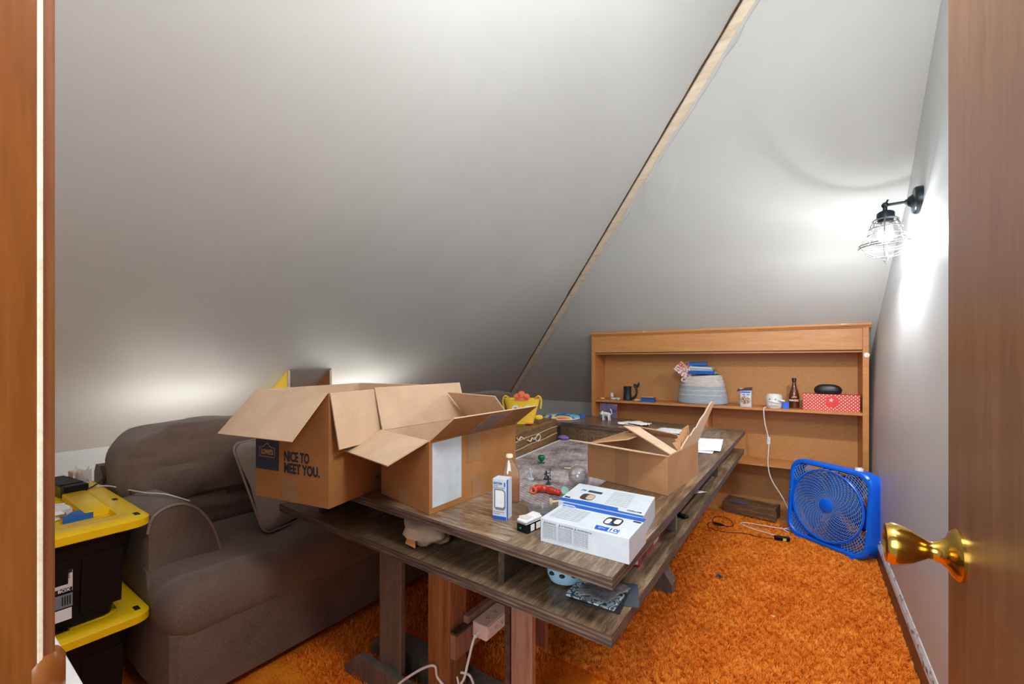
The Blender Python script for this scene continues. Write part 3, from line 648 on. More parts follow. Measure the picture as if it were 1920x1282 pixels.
# cord from the face pot down to the floor with inline switch
q0 = BP(0.605, 0.02, 0.868)
cp = [q0, BP(0.62, -0.012, 0.855), BP(0.612, -0.02, 0.75), BP(0.588, -0.02, 0.62), BP(0.592, -0.03, 0.45), BP(0.570, -0.05, 0.34), BP(0.50, -0.07, 0.22), BP(0.46, -0.09, 0.14), BP(0.40, -0.13, 0.06), (-0.13, 3.60, 0.026), (-0.10, 3.56, 0.022)]
t = thing('hanging_cord', 'white power cord with inline switch hanging from the shelf', 'cord', (0, 0, 0))
b = MB(); b.tube(spline(cp, 10), 0.0036, 8); b.build('cable', 'white_plastic', t, True)
b = MB(); b.box((-0.011, -0.008, -0.028), (0.011, 0.008, 0.028), 0.004); sw = b.build('switch', 'white_plastic', t, loc=BP(0.588, -0.02, 0.62), rot=(0, 0.03, 0))
b = MB(); b.box((-0.004, -0.0095, -0.008), (0.004, -0.0075, 0.008), 0.001); b.build('rocker', 'rosy_plastic', sw)

# skeleton figurine and art card on the table's far strip, tissue, papers: built after the table

# ------------------------------------------------------------------ wooden crate in the bottom bay
t = thing('wooden_crate', 'low dark stained wooden crate at the foot of the bookcase', 'crate', (-0.545, 3.765, 0.030), math.radians(-9))
cw, cdp, ch = 0.36, 0.16, 0.085
for a_, c_ in (((0, 0, 0), (cw, 0.012, ch)), ((0, cdp-0.012, 0), (cw, cdp, ch)), ((0, 0.012, 0), (0.012, cdp-0.012, ch+0.008)), ((cw-0.012, 0.012, 0), (cw, cdp-0.012, ch+0.008))):
    b = MB(); b.box(a_, c_, 0.0015); b.build('side_board', 'crate_wood', t)
for k in range(3):
    b = MB(); b.box((0.013, 0.013+k*0.0455, ch-0.026), (cw-0.013, 0.013+k*0.0455+0.043, ch-0.018), 0.001); b.build('slat', 'crate_wood', t)
b = MB(); b.box((-0.010, -0.004, 0.0), (0.0, 0.010, 0.07)); b.build('corner_post', 'crate_wood', t); b = MB(); b.box((cw, -0.004, 0.0), (cw+0.008, 0.010, 0.07)); b.build('corner_post', 'crate_wood', t)
b = MB()
for k in range(5): b.tube([(0.05+0.018*k, 0.05, ch-0.0172), (0.07+0.016*k, 0.095, ch-0.0172)], 0.0025, 5)
b.tube([(0.045, 0.07, ch-0.0172), (0.145, 0.075, ch-0.0172)], 0.003, 5); b.build('painted_mark', 'blue_block', t, label='blue paint mark on the crate slats')

# ------------------------------------------------------------------ box fan
fan = thing('box_fan', 'bright blue plastic box fan leaning by the right wall', 'fan', (0.090, 3.44, 0.012), rot=(math.radians(-5.5), 0, math.radians(-37)))
S = 0.53; FD = 0.105; h2 = S/2
# local: x along front, -y is the front face, z up
b = MB(); out = rrect(-h2, h2, 0, S, 0.088, 8); n_ = len(out)
def ring(off, y, z_in=0): return [(x*(1-off/h2), y, h2+(z-h2)*(1-off/h2)) for x, z in out]
b.loft([ring(0.026, -0.000), ring(0.021, -0.005), ring(0.008, -0.004), ring(0.0, 0.006), ring(-0.002, 0.05), ring(0.0, FD-0.006), ring(0.010, FD), ring(0.024, FD), ring(0.028, FD-0.01), ring(0.030, 0.012), ring(0.026, 0.0)], False, False)
b.build('housing', 'blue_plastic', fan, True)
def circ(cx, cz, r, y, n=64): return [(cx+r*math.cos(2*PI*k/n), y, cz+r*math.sin(2*PI*k/n)) for k in range(n)]
b = MB()
for k in range(20): b.tube(circ(0, h2, 0.042+k*0.0092, 0.001-0.006*math.sin(PI*k/20), 56), 0.0016, 4, True)
for k in range(36):
    a0 = 2*PI*k/36; pts = []
    for i in range(12):
        r_ = 0.036+i*0.0171; a = a0+1.05*(i/11)**1.3; pts.append((r_*math.cos(a), 0.002-0.006*math.sin(PI*i/11), h2+r_*math.sin(a)))
    b.tube(pts, 0.0016, 4)
b.build('front_grille', 'wire_blue', fan, kind='stuff')
b = MB(); b.tube(circ(0, h2, 0.226, -0.002, 72), 0.0060, 6, True); b.build('grille_ring', 'blue_plastic', fan, True)
b = MB()
for sx_ in (-1, 1):
    for sz_ in (-1, 1):
        for k in range(7):
            r_ = 0.235+k*0.013; aa = []
            for i in range(15):
                a = PI/4+(i-7)*0.048; x, z = r_*math.cos(a), r_*math.sin(a)
                if x < h2-0.026 and z < h2-0.026: aa.append((sx_*x, 0.004, h2+sz_*z))
            if len(aa) > 1: b.tube(aa, 0.0016, 4)
        for k in range(9):
            a = PI/4+(k-4)*0.075; pts = []
            for i in range(8):
                r_ = 0.228+i*0.013; x, z = r_*math.cos(a+0.02*i), r_*math.sin(a+0.02*i)
                if x < h2-0.026 and z < h2-0.026: pts.append((sx_*x, 0.004, h2+sz_*z))
            if len(pts) > 1: b.tube(pts, 0.0016, 4)
b.build('corner_grille', 'wire_blue', fan, kind='stuff')
b = MB(); b.T = Matrix.Translation((0, -0.004, h2)) @ Matrix.Rotation(PI/2, 4, 'X'); b.lathe([(0.043, -0.008), (0.043, 0.001), (0.038, 0.004), (0.0, 0.0045)], 32, True, False); b.build('hub', 'blue_plastic', fan, True)
b = MB(); b.tube([(-0.012+0.004*i, -0.0087, h2-0.003+0.003*math.sin(i*1.7)) for i in range(7)], 0.0012, 5); b.build('hub_mark', 'fan_blade_blue', fan)
for k in range(5):
    b = MB(); b.T = Matrix.Translation((0, 0.052, h2)) @ Matrix.Rotation(2*PI*k/5, 4, 'Y'); loops = []
    for i in range(9):
        r_ = 0.035+0.18*i/8; hw = 0.52-0.04*i/8; loops.append([(r_*math.cos(a), 0.022*(a/0.5)*-1*(1-0.3*i/8), r_*math.sin(a)) for a in [-hw+2*hw*j/6 for j in range(7)]])
    b.loft(loops, False, False, closed=False); o = b.build('blade', 'fan_blade_blue', fan, True); so = o.modifiers.new('s', 'SOLIDIFY'); so.thickness = 0.002
b = MB(); b.T = Matrix.Translation((0, 0.02, h2)) @ Matrix.Rotation(-PI/2, 4, 'X'); b.lathe([(0.035, 0), (0.035, 0.07)], 24); b.build('motor', 'fan_blade_blue', fan, True)
b = MB()
for k in range(16): b.tube(circ(0, h2, 0.045+k*0.013, FD-0.006, 40), 0.0022, 4, True)
for k in range(24): b.tube([(0.04*math.cos(k*PI/12), FD-0.006, h2+0.04*math.sin(k*PI/12)), (0.25*math.cos(k*PI/12), FD-0.006, h2+0.25*math.sin(k*PI/12))], 0.0022, 4)
b.build('rear_grille', 'fan_blade_blue', fan, kind='stuff')
b = MB(); b.T = Matrix.Translation((0.155, 0.045, S)); b.lathe([(0.022, 0), (0.022, 0.014), (0.019, 0.018), (0, 0.018)], 24, True, False); b.box((-0.003, -0.02, 0.017), (0.003, 0.02, 0.022)); b.build('speed_knob', 'white_enamel', fan, True)
for sx_ in (-0.17, 0.17):
    b = MB(); b.box((sx_-0.02, -0.012, -0.010), (sx_+0.02, FD+0.01, 0.006), 0.003); b.build('foot', 'blue_plastic', fan)
for xx, zz in ((h2-0.018, 0.19), (h2-0.022, S-0.03), (-h2+0.018, 0.3)):
    b = MB(); b.ball((xx, -0.005, zz), 0.0045, 8, 6); b.build('screw', 'steel', fan, True)

# things on the floor near the fan
t = thing('power_adapter', 'black plug adapter with yellow label on the carpet', 'adapter', (-0.135, 3.395, 0.014), 0.3)
b = MB(); b.box((-0.045, -0.014, 0), (0.045, 0.014, 0.026), 0.004); b.build('body', 'black_plastic', t)
b = MB(); b.box((0.002, -0.0150, 0.003), (0.022, -0.0138, 0.020)); b.build('warning_label', 'adapter_yellow', t)
b = MB(); b.box((-0.045, -0.012, 0.0262), (0.045, 0.012, 0.0270)); b.build('top_plate', 'dark_plastic', t)
b = MB(); b.tube(spline([(-0.10, 3.41, 0.024), (-0.19, 3.45, 0.022), (-0.33, 3.50, 0.020), (-0.40, 3.56, 0.020), (-0.36, 3.60, 0.020), (-0.25, 3.60, 0.022), (-0.08, 3.62, 0.022)], 10), 0.0036, 7)
tag(b.build('white_cable', 'white_plastic', None, True), 'white cable looped on the carpet beside the fan', 'cable')
b = MB(); b.tube(spline([(-0.185, 3.38, 0.020), (-0.27, 3.36, 0.020), (-0.36, 3.37, 0.020), (-0.46, 3.32, 0.020), (-0.56, 3.33, 0.020), (-0.60, 3.42, 0.020), (-0.56, 3.47, 0.022), (-0.47, 3.43, 0.024), (-0.44, 3.50, 0.022), (-0.50, 3.62, 0.020), (-0.58, 3.60, 0.020), (-0.57, 3.46, 0.024), (-0.50, 3.44, 0.024)], 10), 0.0022, 6)
tag(b.build('black_cable', 'black_plastic', None, True), 'thin black cable coiled on the carpet by the crate', 'cable')
blob('wire_bundle', 'knotted bundle of thin black wire on the carpet', 'wire', (-0.53, 3.44, 0.016), (0.07, 0.03, 0.014), 'black_plastic', 5, amp=0.9)
t = thing('plastic_figurine', 'tiny dark figurine lying on the open carpet', 'figurine', (-0.405, 2.62, 0.012))
b = MB(); b.lathe([(0, 0), (0.013, 0), (0.012, 0.004), (0, 0.004)], 16, False, False); b.build('base', 'mini_dark', t, True, rot=(0.9, 0.2, 0), loc=(0, 0, 0.010))
b = MB(); b.tube(spline([(0, 0, 0.010), (0.012, -0.006, 0.012), (0.026, -0.008, 0.010)], 4), 0.005, 7, radii=[0.006, 0.006, 0.005, 0.0045, 0.004, 0.0035, 0.003, 0.003, 0.002]); b.tube([(0.012, -0.006, 0.012), (0.018, 0.008, 0.016)], 0.002, 5); b.build('body', 'mini_dark', t, True)
# pale fleck on the carpet
blob('paper_scrap', 'tiny pale scrap on the open carpet', 'scrap', (-0.13, 2.36, 0.014), (0.02, 0.008, 0.004), 'cream', 8)

# ------------------------------------------------------------------ wall sconce
sc_o = thing('wall_sconce', 'lit industrial wall sconce with wire cage', 'wall lamp', (0.425, 2.68, 1.962))
b = MB(); b.T = Matrix.Rotation(-PI/2, 4, 'Y'); b.lathe([(0.062, -0.02), (0.062, 0.010), (0.056, 0.018), (0.030, 0.022), (0.020, 0.036), (0.012, 0.040), (0.0, 0.040)], 36, True, False); b.build('wall_plate', 'dark_metal', sc_o, True)
b = MB(); b.tube([(-0.035, 0, 0), (-0.112, 0, 0)], 0.0065, 12); b.tube([(-0.036, 0, 0), (-0.046, 0, 0)], 0.011, 12); b.build('arm', 'dark_metal', sc_o, True)
b = MB(); b.ball((-0.117, 0, 0), 0.014, 16, 10); b.tube([(-0.112, 0, 0.012), (-0.106, 0, 0.024)], 0.004, 8); b.tube([(-0.117, 0, -0.008), (-0.117, 0, -0.030)], 0.009, 12); b.build('swivel_joint', 'dark_metal', sc_o, True)
X0 = -0.115
b = MB(); b.lathe([(0.0, -0.028), (0.020, -0.028), (0.030, -0.034), (0.034, -0.040), (0.034, -0.062), (0.030, -0.066), (0.030, -0.082), (0.0, -0.082)], 28, False, False, cx=X0); b.build('socket', 'dark_metal', sc_o, True)
b = MB(); b.lathe([(0.013, -0.082), (0.018, -0.095), (0.027, -0.115), (0.0325, -0.135), (0.031, -0.147), (0.029, -0.148), (0.0, -0.148)], 24, True, False, cx=X0); b.build('bulb_shield', 'white_plastic', sc_o, True)  # opaque collar added to keep the bulb's light off the nearby slope
b = MB(); b.lathe([(0.0300, -0.149), (0.027, -0.160), (0.016, -0.171), (0.0, -0.174)], 24, True, False, cx=X0); b.build('bulb', 'bulb_glow', sc_o, True)
b = MB(); b.lathe([(0.031, -0.080), (0.040, -0.095), (0.050, -0.135), (0.055, -0.175), (0.053, -0.178)], 32, False, False, cx=X0); b.build('glass_shade', 'shade_glass', sc_o, True)
cagep = [(0.033, -0.062), (0.048, -0.072), (0.052, -0.086), (0.061, -0.100), (0.062, -0.118), (0.068, -0.130), (0.070, -0.150), (0.074, -0.165), (0.098, -0.185), (0.100, -0.198), (0.080, -0.222), (0.048, -0.240), (0.0, -0.248)]
for r_, z in ((0.048, -0.072), (0.062, -0.110), (0.070, -0.142)):
    b = MB(); b.tube([(X0+r_*math.cos(2*PI*k/40), r_*math.sin(2*PI*k/40), z) for k in range(40)], 0.0022, 6, True); b.build('cage_ring', 'cage_metal', sc_o, True)
for r_, z in ((0.098, -0.186), (0.100, -0.197)):
    b = MB(); b.tube([(X0+r_*math.cos(2*PI*k/48), r_*math.sin(2*PI*k/48), z) for k in range(48)], 0.0028, 6, True); b.build('cage_ring', 'cage_metal', sc_o, True)
for k in range(6):
    a = 2*PI*k/6+0.35; b = MB(); b.tube(spline([(X0+r_*math.cos(a), r_*math.sin(a), z) for r_, z in cagep], 3), 0.0022, 6); b.build('cage_wire', 'cage_metal', sc_o, True)
b = MB(); b.tube(spline([(X0, 0, -0.246), (X0+0.008, 0, -0.254), (X0+0.004, 0, -0.266), (X0-0.006, 0, -0.262), (X0+0.004, 0, -0.280)], 5), 0.0022, 6); b.build('cage_hook', 'cage_metal', sc_o, True)

# ------------------------------------------------------------------ table
tb = thing('gaming_table', 'long dark-stained two-tier plywood table with recessed centre', 'table', (0, 0, 0))
def quadboard(name, q, z0, z1, parent=tb, mats=('table_ply', 'ply_edge'), label=None):
    b = MB(); L0 = [b.v((x, y, z0)) for x, y in q]; L1 = [b.v((x, y, z1)) for x, y in q]; n = len(q)
    b.f(L1, 0); b.f(L0[::-1], 0)
    for i in range(n): j = (i+1) % n; b.f([L0[i], L0[j], L1[j], L1[i]], 1)
    return b.build(name, list(mats), parent, label=label)
NR, FR, FL, NLc = (-0.354, 0.905), (-0.350, 3.362), (-1.86, 3.515), (-1.86, 0.968)
NRl, FRl, FLl, NLl = (-0.356, 0.905), (-0.356, 3.355), (-1.86, 3.50), (-1.853, 0.935)
ZT, ZL = 0.74, 0.61
quadboard('lower_board', [NRl, FRl, FLl, NLl], ZL-0.028, ZL)
lerp = lambda a, b_, t_: (a[0]+(b_[0]-a[0])*t_, a[1]+(b_[1]-a[1])*t_)
inn_nr, inn_fr, inn_fl, inn_nl = (-0.66, 1.215), (-0.66, 2.93), (-1.60, 2.995), (-1.60, 1.26)
quadboard('top_board', [NR, (-0.66, 0.918), inn_nr, inn_fr, (-0.66, 3.393), FR], ZT-0.028, ZT, label='right side board of the table top')
quadboard('top_board', [(-0.66, 0.918), NLc, (-1.86, 1.27), inn_nl, inn_nr], ZT-0.028, ZT, mats=('table_ply_end', 'ply_edge'), label='near end board of the table top')
quadboard('top_board', [(-0.66, 3.393), inn_fr, inn_fl, (-1.86, 3.01), FL], ZT-0.028, ZT, mats=('table_ply_end', 'ply_edge'), label='far end board of the table top')
quadboard('top_board', [inn_nl, (-1.86, 1.27), (-1.86, 3.01), inn_fl], ZT-0.028, ZT, label='left side board of the table top')
def vboard(name, a_, c_, th_, z0, z1, mat='table_dark', parent=tb, label=None):
    a_ = Vector((*a_, 0)); c_ = Vector((*c_, 0)); dr = (c_-a_).normalized(); nrm = Vector((-dr.y, dr.x, 0))*th_
    b = MB(); b.prism([tuple((a_)[:2]), tuple(c_[:2]), tuple((c_+nrm)[:2]), tuple((a_+nrm)[:2])], z0, z1); return b.build(name, mat, parent, label=label)
vboard('recess_wall', (-0.70, 2.968), (-1.60, 3.0), -0.016, ZL, ZT-0.028, 'table_ply')
vboard('recess_wall', (-0.66, 1.235), (-0.66, 2.94), 0.016, ZL, ZT-0.028)
vboard('recess_wall', (-0.68, 1.215), (-1.60, 1.26), -0.016, ZL, ZT-0.028)
# dividers between the tiers
for xx in (-0.685, -1.60): vboard('divider', (xx, 0.955 if xx > -1 else 0.975), (xx, 1.20), 0.020, ZL, ZT-0.028, 'table_dark')
for xx, yy in ((-0.385, 1.61), (-0.385, 2.49)): vboard('divider', (xx, yy), (-0.64, yy), 0.018, ZL, ZT-0.028, 'leg_grey')
vboard('divider', (-1.84, 1.95), (-1.62, 1.95), 0.018, ZL, ZT-0.028)
# trestle ends
def trestle(y, near):
    b = MB(); b.box((-1.07, y, 0.0), (-0.97, y+0.09, ZL-0.028), 0.004); b.build('post', 'post_orange', tb, label='orange-brown square centre post')
    # foot beam with chamfered ends
    x0, x1 = -1.50, -0.575
    b = MB(); b.extrude([(x0, y+0.092, 0.0), (x1, y+0.092, 0.0), (x1, y+0.092, 0.055), (x1-0.055, y+0.092, 0.14), (x1-0.16, y+0.092, 0.14) if not near else (x1-0.09, y+0.092, 0.09), (-0.93, y+0.092, 0.09), (x0+0.06, y+0.092, 0.09), (x0, y+0.092, 0.05)], (0, 0.085, 0)); b.build('foot_beam', 'leg_grey', tb)
    b = MB(); b.extrude([(x0, y-0.03, 0.0), (-0.60, y-0.03, 0.0), (-0.60, y-0.03, 0.05), (-0.66, y-0.03, 0.09), (x0+0.08, y-0.03, 0.09), (x0, y-0.03, 0.03)], (0, 0.03, 0)) if near else b.box((-1.3, y-0.03, 0.0), (-0.75, y, 0.09))
    b.build('foot_beam', 'leg_grey', tb)
    b = MB(); b.box((-1.325, y, 0.088), (-1.205, y+0.022, ZL-0.028), 0.002); b.build('leg', 'leg_grey', tb, label='flat grey stained leg')
    if near:
        b = MB(); b.box((-0.722, y, 0.0), (-0.648, y+0.022, ZL-0.028), 0.002); b.build('leg', 'leg_rosy', tb, label='flat rosy brown leg with visible grain')
        b = MB(); b.box((-0.742, y-0.004, 0.0), (-0.724, y+0.05, ZL-0.028), 0.001); b.build('leg', 'table_dark', tb, label='dark edge board beside the rosy leg')
    else:
        b = MB(); b.box((-0.74, y, 0.088), (-0.64, y+0.022, ZL-0.028), 0.002); b.build('leg', 'leg_grey', tb, label='flat grey stained leg')
trestle(1.04, True); trestle(2.20, False)
b = MB(); b.box((-0.968, 1.045, 0.238), (-0.945, 1.23, 0.318)); b.box((-0.968, 1.11, 0.25), (-0.947, 2.25, 0.350)); b.build('stretcher', 'leg_rosy', tb)
b = MB(); b.box((-0.968, 1.045, 0.3185), (-0.94, 1.135, 0.3265)); b.build('cleat', 'table_dark', tb)
for yy in (1.062, 1.088):
    b = MB(); b.T = Matrix.Translation((-0.945, yy, 0.295)) @ Matrix.Rotation(PI/2, 4, 'Y'); b.lathe([(0.004, 0), (0.004, 0.002)], 10); b.build('screw', 'steel', tb)
b = MB(); b.box((-0.945, 1.28, 0.225), (-0.745, 1.302, 0.345)); b.build('crossbar', 'leg_rosy', tb)
b = MB(); b.tube([(-0.93, 1.035, 0.20), (-0.90, 1.035, 0.10)], 0.003, 6); b.build('staple', 'white_plastic', tb)
# power strip screwed to the stretcher
ps = thing('power_strip', 'beige multi-outlet power strip fixed under the table', 'power strip', (-0.942, 1.125, 0.281))
b = MB(); b.box((0.0, 0, 0), (0.062, 0.14, 0.050), 0.004); b.build('body', 'rosy_plastic', ps)
b = MB(); b.box((0.0618, 0.004, 0.003), (0.0632, 0.136, 0.047), 0.001); fp = b.build('face_plate', 'white_plastic', ps)
def outlet(par, c, ux, uy):
    c = Vector(c); ux = Vector(ux); uy = Vector(uy); n_ = ux.cross(uy).normalized()
    b = MB()
    for s_ in (-1, 1):
        q = c+ux*(0.0045*s_)+uy*0.003; b.extrude([tuple(q-ux*0.0008-uy*0.003), tuple(q+ux*0.0008-uy*0.003), tuple(q+ux*0.0008+uy*0.003), tuple(q-ux*0.0008+uy*0.003)], tuple(n_*0.0006))
    q = c-uy*0.005; b.extrude([tuple(q+ux*0.0022*math.cos(a)+uy*0.0022*math.sin(a)) for a in [2*PI*k/8 for k in range(8)]], tuple(n_*0.0006)); b.build('outlet', 'print_black', par)
for yy in (0.052, 0.088): outlet(ps, (0.0634, yy, 0.026), (0, 1, 0), (0, 0, 1))
for yy in (0.045, 0.090): outlet(ps, (0.032, yy, 0.0502), (0, 1, 0), (-1, 0, 0))
for zz in (0.014, 0.026, 0.036):
    b = MB(); b.box((0.0632, 0.113, zz), (0.0638, 0.122, zz+0.005)); b.build('usb_port', 'print_black', ps)
b = MB(); b.box((0.0632, 0.014, 0.018), (0.0640, 0.020, 0.034), 0.001); b.build('rocker_switch', 'rosy_plastic', ps)
b = MB(); b.tube(spline([(0.03, 0.0, 0.022), (0.028, -0.018, 0.018), (0.03, -0.035, 0.0), (0.028, -0.055, -0.05), (0.02, -0.075, -0.105), (-0.03, -0.088, -0.135), (-0.075, -0.09, -0.12), (-0.085, -0.093, -0.085), (-0.13, -0.10, -0.105), (-0.20, -0.12, -0.16), (-0.26, -0.13, -0.22), (-0.30, -0.1, -0.262)], 8), 0.0042, 8); b.tube([(0.03, 0.002, 0.022), (0.029, -0.02, 0.018)], 0.007, 8)
b.tube(spline([(0.0, -0.06, -0.09), (0.03, -0.045, -0.10), (0.045, -0.04, -0.16), (0.035, -0.06, -0.24), (0.0, -0.06, -0.27)], 8), 0.004, 8)
b.build('cord', 'white_plastic', ps, True)

# battle map lying in the recess, and the rough beam on its left
b = MB(); b.prism([(-0.69, 1.25), (-0.69, 2.90), (-1.56, 2.97), (-1.38, 1.25)], ZL+0.001, ZL+0.0035)
t = thing('paper_map', 'grey flagstone map sheet lying in the table recess', 'map', (0, 0, 0)); b.build('sheet', 'map_print', t)
b = MB(); b.prism([(-1.38, 1.26), (-1.56, 2.97), (-1.575, 2.97), (-1.40, 1.26)], ZL+0.002, ZL+0.0045); b.build('white_border', 'paper', t)
bm_ = thing('wooden_beam', 'rough carved wooden beam lying along the left of the recess', 'beam', (-1.600, 2.93, ZL), math.radians(8.0))
b = MB(); Nn = 40; loops = []
for i in range(Nn+1):
    y = -1.05+1.05*i/Nn; j_ = lambda s_: 0.003*noise.noise(Vector((y*9, s_, 2)))
    loops.append([(0.0+j_(1), y, 0), (0.004+j_(2), y, 0.05), (0.0+j_(3), y, 0.104), (0.0+j_(3), y, 0.108), (0.005+j_(4), y, 0.150), (-0.01, y, 0.160+j_(5)), (-0.15, y, 0.162+j_(6)), (-0.16, y, 0.15), (-0.16, y, 0)])
b.loft(loops); b.build('timber', 'rough_beam', bm_)
for k, zz in enumerate((0.052, 0.106)):
    b = MB(); b.tube(spline([(0.005, -1.04+0.13*i, zz+0.003*math.sin(i*1.9+k)) for i in range(9)], 4), 0.0022, 5); b.build('groove_edge', 'batten_wood', bm_, True)
for k, pts in enumerate(([(0.006, -0.72, 0.130), (0.008, -0.70, 0.112), (0.008, -0.66, 0.125), (0.008, -0.62, 0.105)], [(0.007, -0.56, 0.09), (0.009, -0.52, 0.075), (0.009, -0.49, 0.092), (0.008, -0.46, 0.078), (0.007, -0.42, 0.085)], [(0.006, -0.44, 0.085), (0.009, -0.40, 0.055), (0.009, -0.35, 0.07), (0.008, -0.37, 0.098), (0.008, -0.42, 0.09)])):
    b = MB(); b.tube(spline(pts, 5), 0.005, 6); b.build('carving', 'batten_wood', bm_, True, label='raised scroll carving on the beam')

# ------------------------------------------------------------------ cardboard boxes
def carton(name, label, NL_, NR_, dv, z0, h, flaps, mats, t_=0.004, extra=None):
    """flaps: side -> (angle above outward horizontal, length, taper at ends, label)"""
    o = thing(name, label, 'box', (NR_[0], NR_[1], z0))
    U = Vector((NL_[0]-NR_[0], NL_[1]-NR_[1], 0)); Vd = Vector((dv[0], dv[1], 0)); Z = Vector((0, 0, h))
    u, v_ = U.normalized(), Vd.normalized(); c = [Vector((0, 0, 0)), U, U+Vd, Vd]   # near right, near left, far left, far right
    ins = [c[0]+u*t_+v_*t_, c[1]-u*t_+v_*t_, c[2]-u*t_-v_*t_, c[3]+u*t_-v_*t_]
    b = MB(); b.mi = 0
    b.loft([[tuple(p_) for p_ in c], [tuple(p_+Z) for p_ in c]], True, False, mi=0)
    b.loft([[tuple(p_+Z) for p_ in c], [tuple(p_+Z) for p_ in ins]], False, False, mi=2)
    b.loft([[tuple(p_+Z) for p_ in ins], [tuple(p_+Vector((0, 0, t_))) for p_ in ins]], False, True, mi=1)
    b.build('carton_body', mats, o)
    sides = {'front': (c[1], c[0], -v_), 'right': (c[0], c[3], -u), 'back': (c[3], c[2], v_), 'left': (c[2], c[1], u)}
    F = {}
    for s_, (ang, ln, tp, lab) in flaps.items():
        p0, p1, od = sides[s_]; a = math.radians(ang); e = (p1-p0).normalized()
        od2 = (od-e*od.dot(e)).normalized(); dd = od2*math.cos(a)+Vector((0, 0, 1))*math.sin(a)
        nn_ = dd.cross(e).normalized()*t_
        if nn_.dot(od2*-math.sin(a)+Vector((0, 0, math.cos(a)))) < 0: nn_ = -nn_
        a0, a1 = p0+Z+e*0.003, p1+Z-e*0.003; b0, b1 = a0+dd*ln+e*tp[0], a1+dd*ln+e*tp[1]
        b = MB(); mid = 0.012
        q = [a0, a1, b1, b0]; q2 = [p_+nn_ for p_ in q]
        L0 = [b.v(p_) for p_ in q]; L1 = [b.v(p_) for p_ in q2]
        b.f(L0[::-1], 0); b.f(L1, 1)
        for i in range(4): j = (i+1) % 4; b.f([L0[i], L0[j], L1[j], L1[i]], 2)
        b.build('flap', mats, o, label=lab); F[s_] = (a0, a1, dd, nn_, e)
    return o, U, Vd, F
CM = ['cardboard_warm', 'cardboard_pale', 'cardboard_edge']
# box 1: moving box at the near left corner
b1, U, Vd, F = carton('moving_box', 'large open moving box reading NICE TO MEET YOU', (-1.624, 0.738), (-1.273, 0.800), (-0.1144, 0.507), ZT+0.001, 0.375,
    {'front': (-46, 0.19, (0, 0), 'front flap hanging outward over the lettering'), 'right': (-78, 0.185, (0, 0), 'right flap folded down outside'), 'left': (-60, 0.185, (0, 0), None), 'back': (-50, 0.19, (0, 0), None)}, CM)
u = U.normalized(); right = -u; up = Vector((0, 0, 1)); nf = Vector((u.y, -u.x, 0))
if nf.y > 0: nf = -nf
Rf = frame(right, up)
def onf(s_, z, off=0.0006): return tuple(U*(1-s_)+Vector((0, 0, z))+nf*off)   # s_ 0 at near left, 1 at near right
b = MB(); w0 = U.length
b.extrude([onf(0.0, 0.098), onf(0.335, 0.098), onf(0.335, 0.215), onf(0.0, 0.215)], tuple(nf*0.0006)); b.build('printed_panel', 'navy', b1, label='dark blue printed panel with an orange outline logo')
b = MB(); pts = [onf(0.06, 0.143, 0.0016), onf(0.28, 0.143, 0.0016), onf(0.28, 0.176, 0.0016), onf(0.22, 0.178, 0.0016), onf(0.17, 0.192, 0.0016), onf(0.12, 0.178, 0.0016), onf(0.06, 0.176, 0.0016)]
b.tube(pts, 0.0012, 5, True); b.build('logo_outline', 'orange_print', b1)
text('logo_lettering', "LOWE'S", 0.024, 'orange_print', b1, onf(0.17, 0.159, 0.0016), Rf, 0.0003, 'CENTER', 0.0006, sx=0.74)
text('printed_line', 'NICE TO', 0.046, 'print_navy', b1, onf(0.41, 0.152, 0.0008), Rf, 0.0003, 'LEFT', 0.0016, sx=0.68)
text('printed_line', 'MEET YOU.', 0.046, 'print_navy', b1, onf(0.41, 0.112, 0.0008), Rf, 0.0003, 'LEFT', 0.0016, sx=0.74)
b = MB(); b.extrude([onf(0.375, 0.0), onf(0.60, 0.0), onf(0.58, 0.085), onf(0.39, 0.085)], tuple(nf*0.0005)); b.build('tape_strip', 'tape', b1)
vd = Vd.normalized(); nr_ = Vector((vd.y, -vd.x, 0)); nr_ = nr_ if nr_.x > 0 else -nr_
b = MB(); q0 = vd*0.225+Vector((0, 0, 0.045))+nr_*0.001; q1 = vd*0.34+Vector((0, 0, 0.053))+nr_*0.001; b.tube([tuple(q0), tuple(q1)], 0.0012, 5); b.tube([tuple(q0+vd*0.012+Vector((0, 0, 0.006))), tuple(q0), tuple(q0+vd*0.012-Vector((0, 0, 0.005)))], 0.0016, 5); b.build('printed_arrow', 'print_navy', b1)
# box 2
b2, U, Vd, F = carton('shipping_box', 'open brown box with a white label and four raised flaps', (-1.270, 1.005), (-0.967, 0.947), (0.014, 0.46), ZT+0.001, 0.228,
    {'front': (-21, 0.15, (0, 0), 'near flap folded outward'), 'right': (37, 0.132, (0, 0), 'right flap raised with address label and tape'), 'back': (132, 0.16, (0, 0), 'back flap leaning inward'), 'left': (73, 0.16, (0, 0), 'left flap standing upright')}, CM)
vd = Vd.normalized(); nr_ = Vector((1, 0, 0)); 
def onr(y, z, off=0.0008): return tuple(vd*y+Vector((0, 0, z))+nr_*off)
b = MB(); b.extrude([onr(0.012, 0.018), onr(0.145, 0.02), onr(0.145, 0.226), onr(0.012, 0.222)], (0.0006, 0, 0)); b.build('address_label', 'white_card', b2)
b = MB(); b.extrude([onr(0.175, 0.13), onr(0.25, 0.13), onr(0.25, 0.226), onr(0.175, 0.226)], (0.0005, 0, 0)); b.build('tape_strip', 'tape', b2); b = MB(); b.extrude([onr(0.20, 0.0), onr(0.26, 0.0), onr(0.26, 0.07), onr(0.20, 0.07)], (0.0005, 0, 0)); b.build('tape_strip', 'tape', b2)
u = U.normalized(); nf = Vector((u.y, -u.x, 0)); nf = -nf if nf.y > 0 else nf
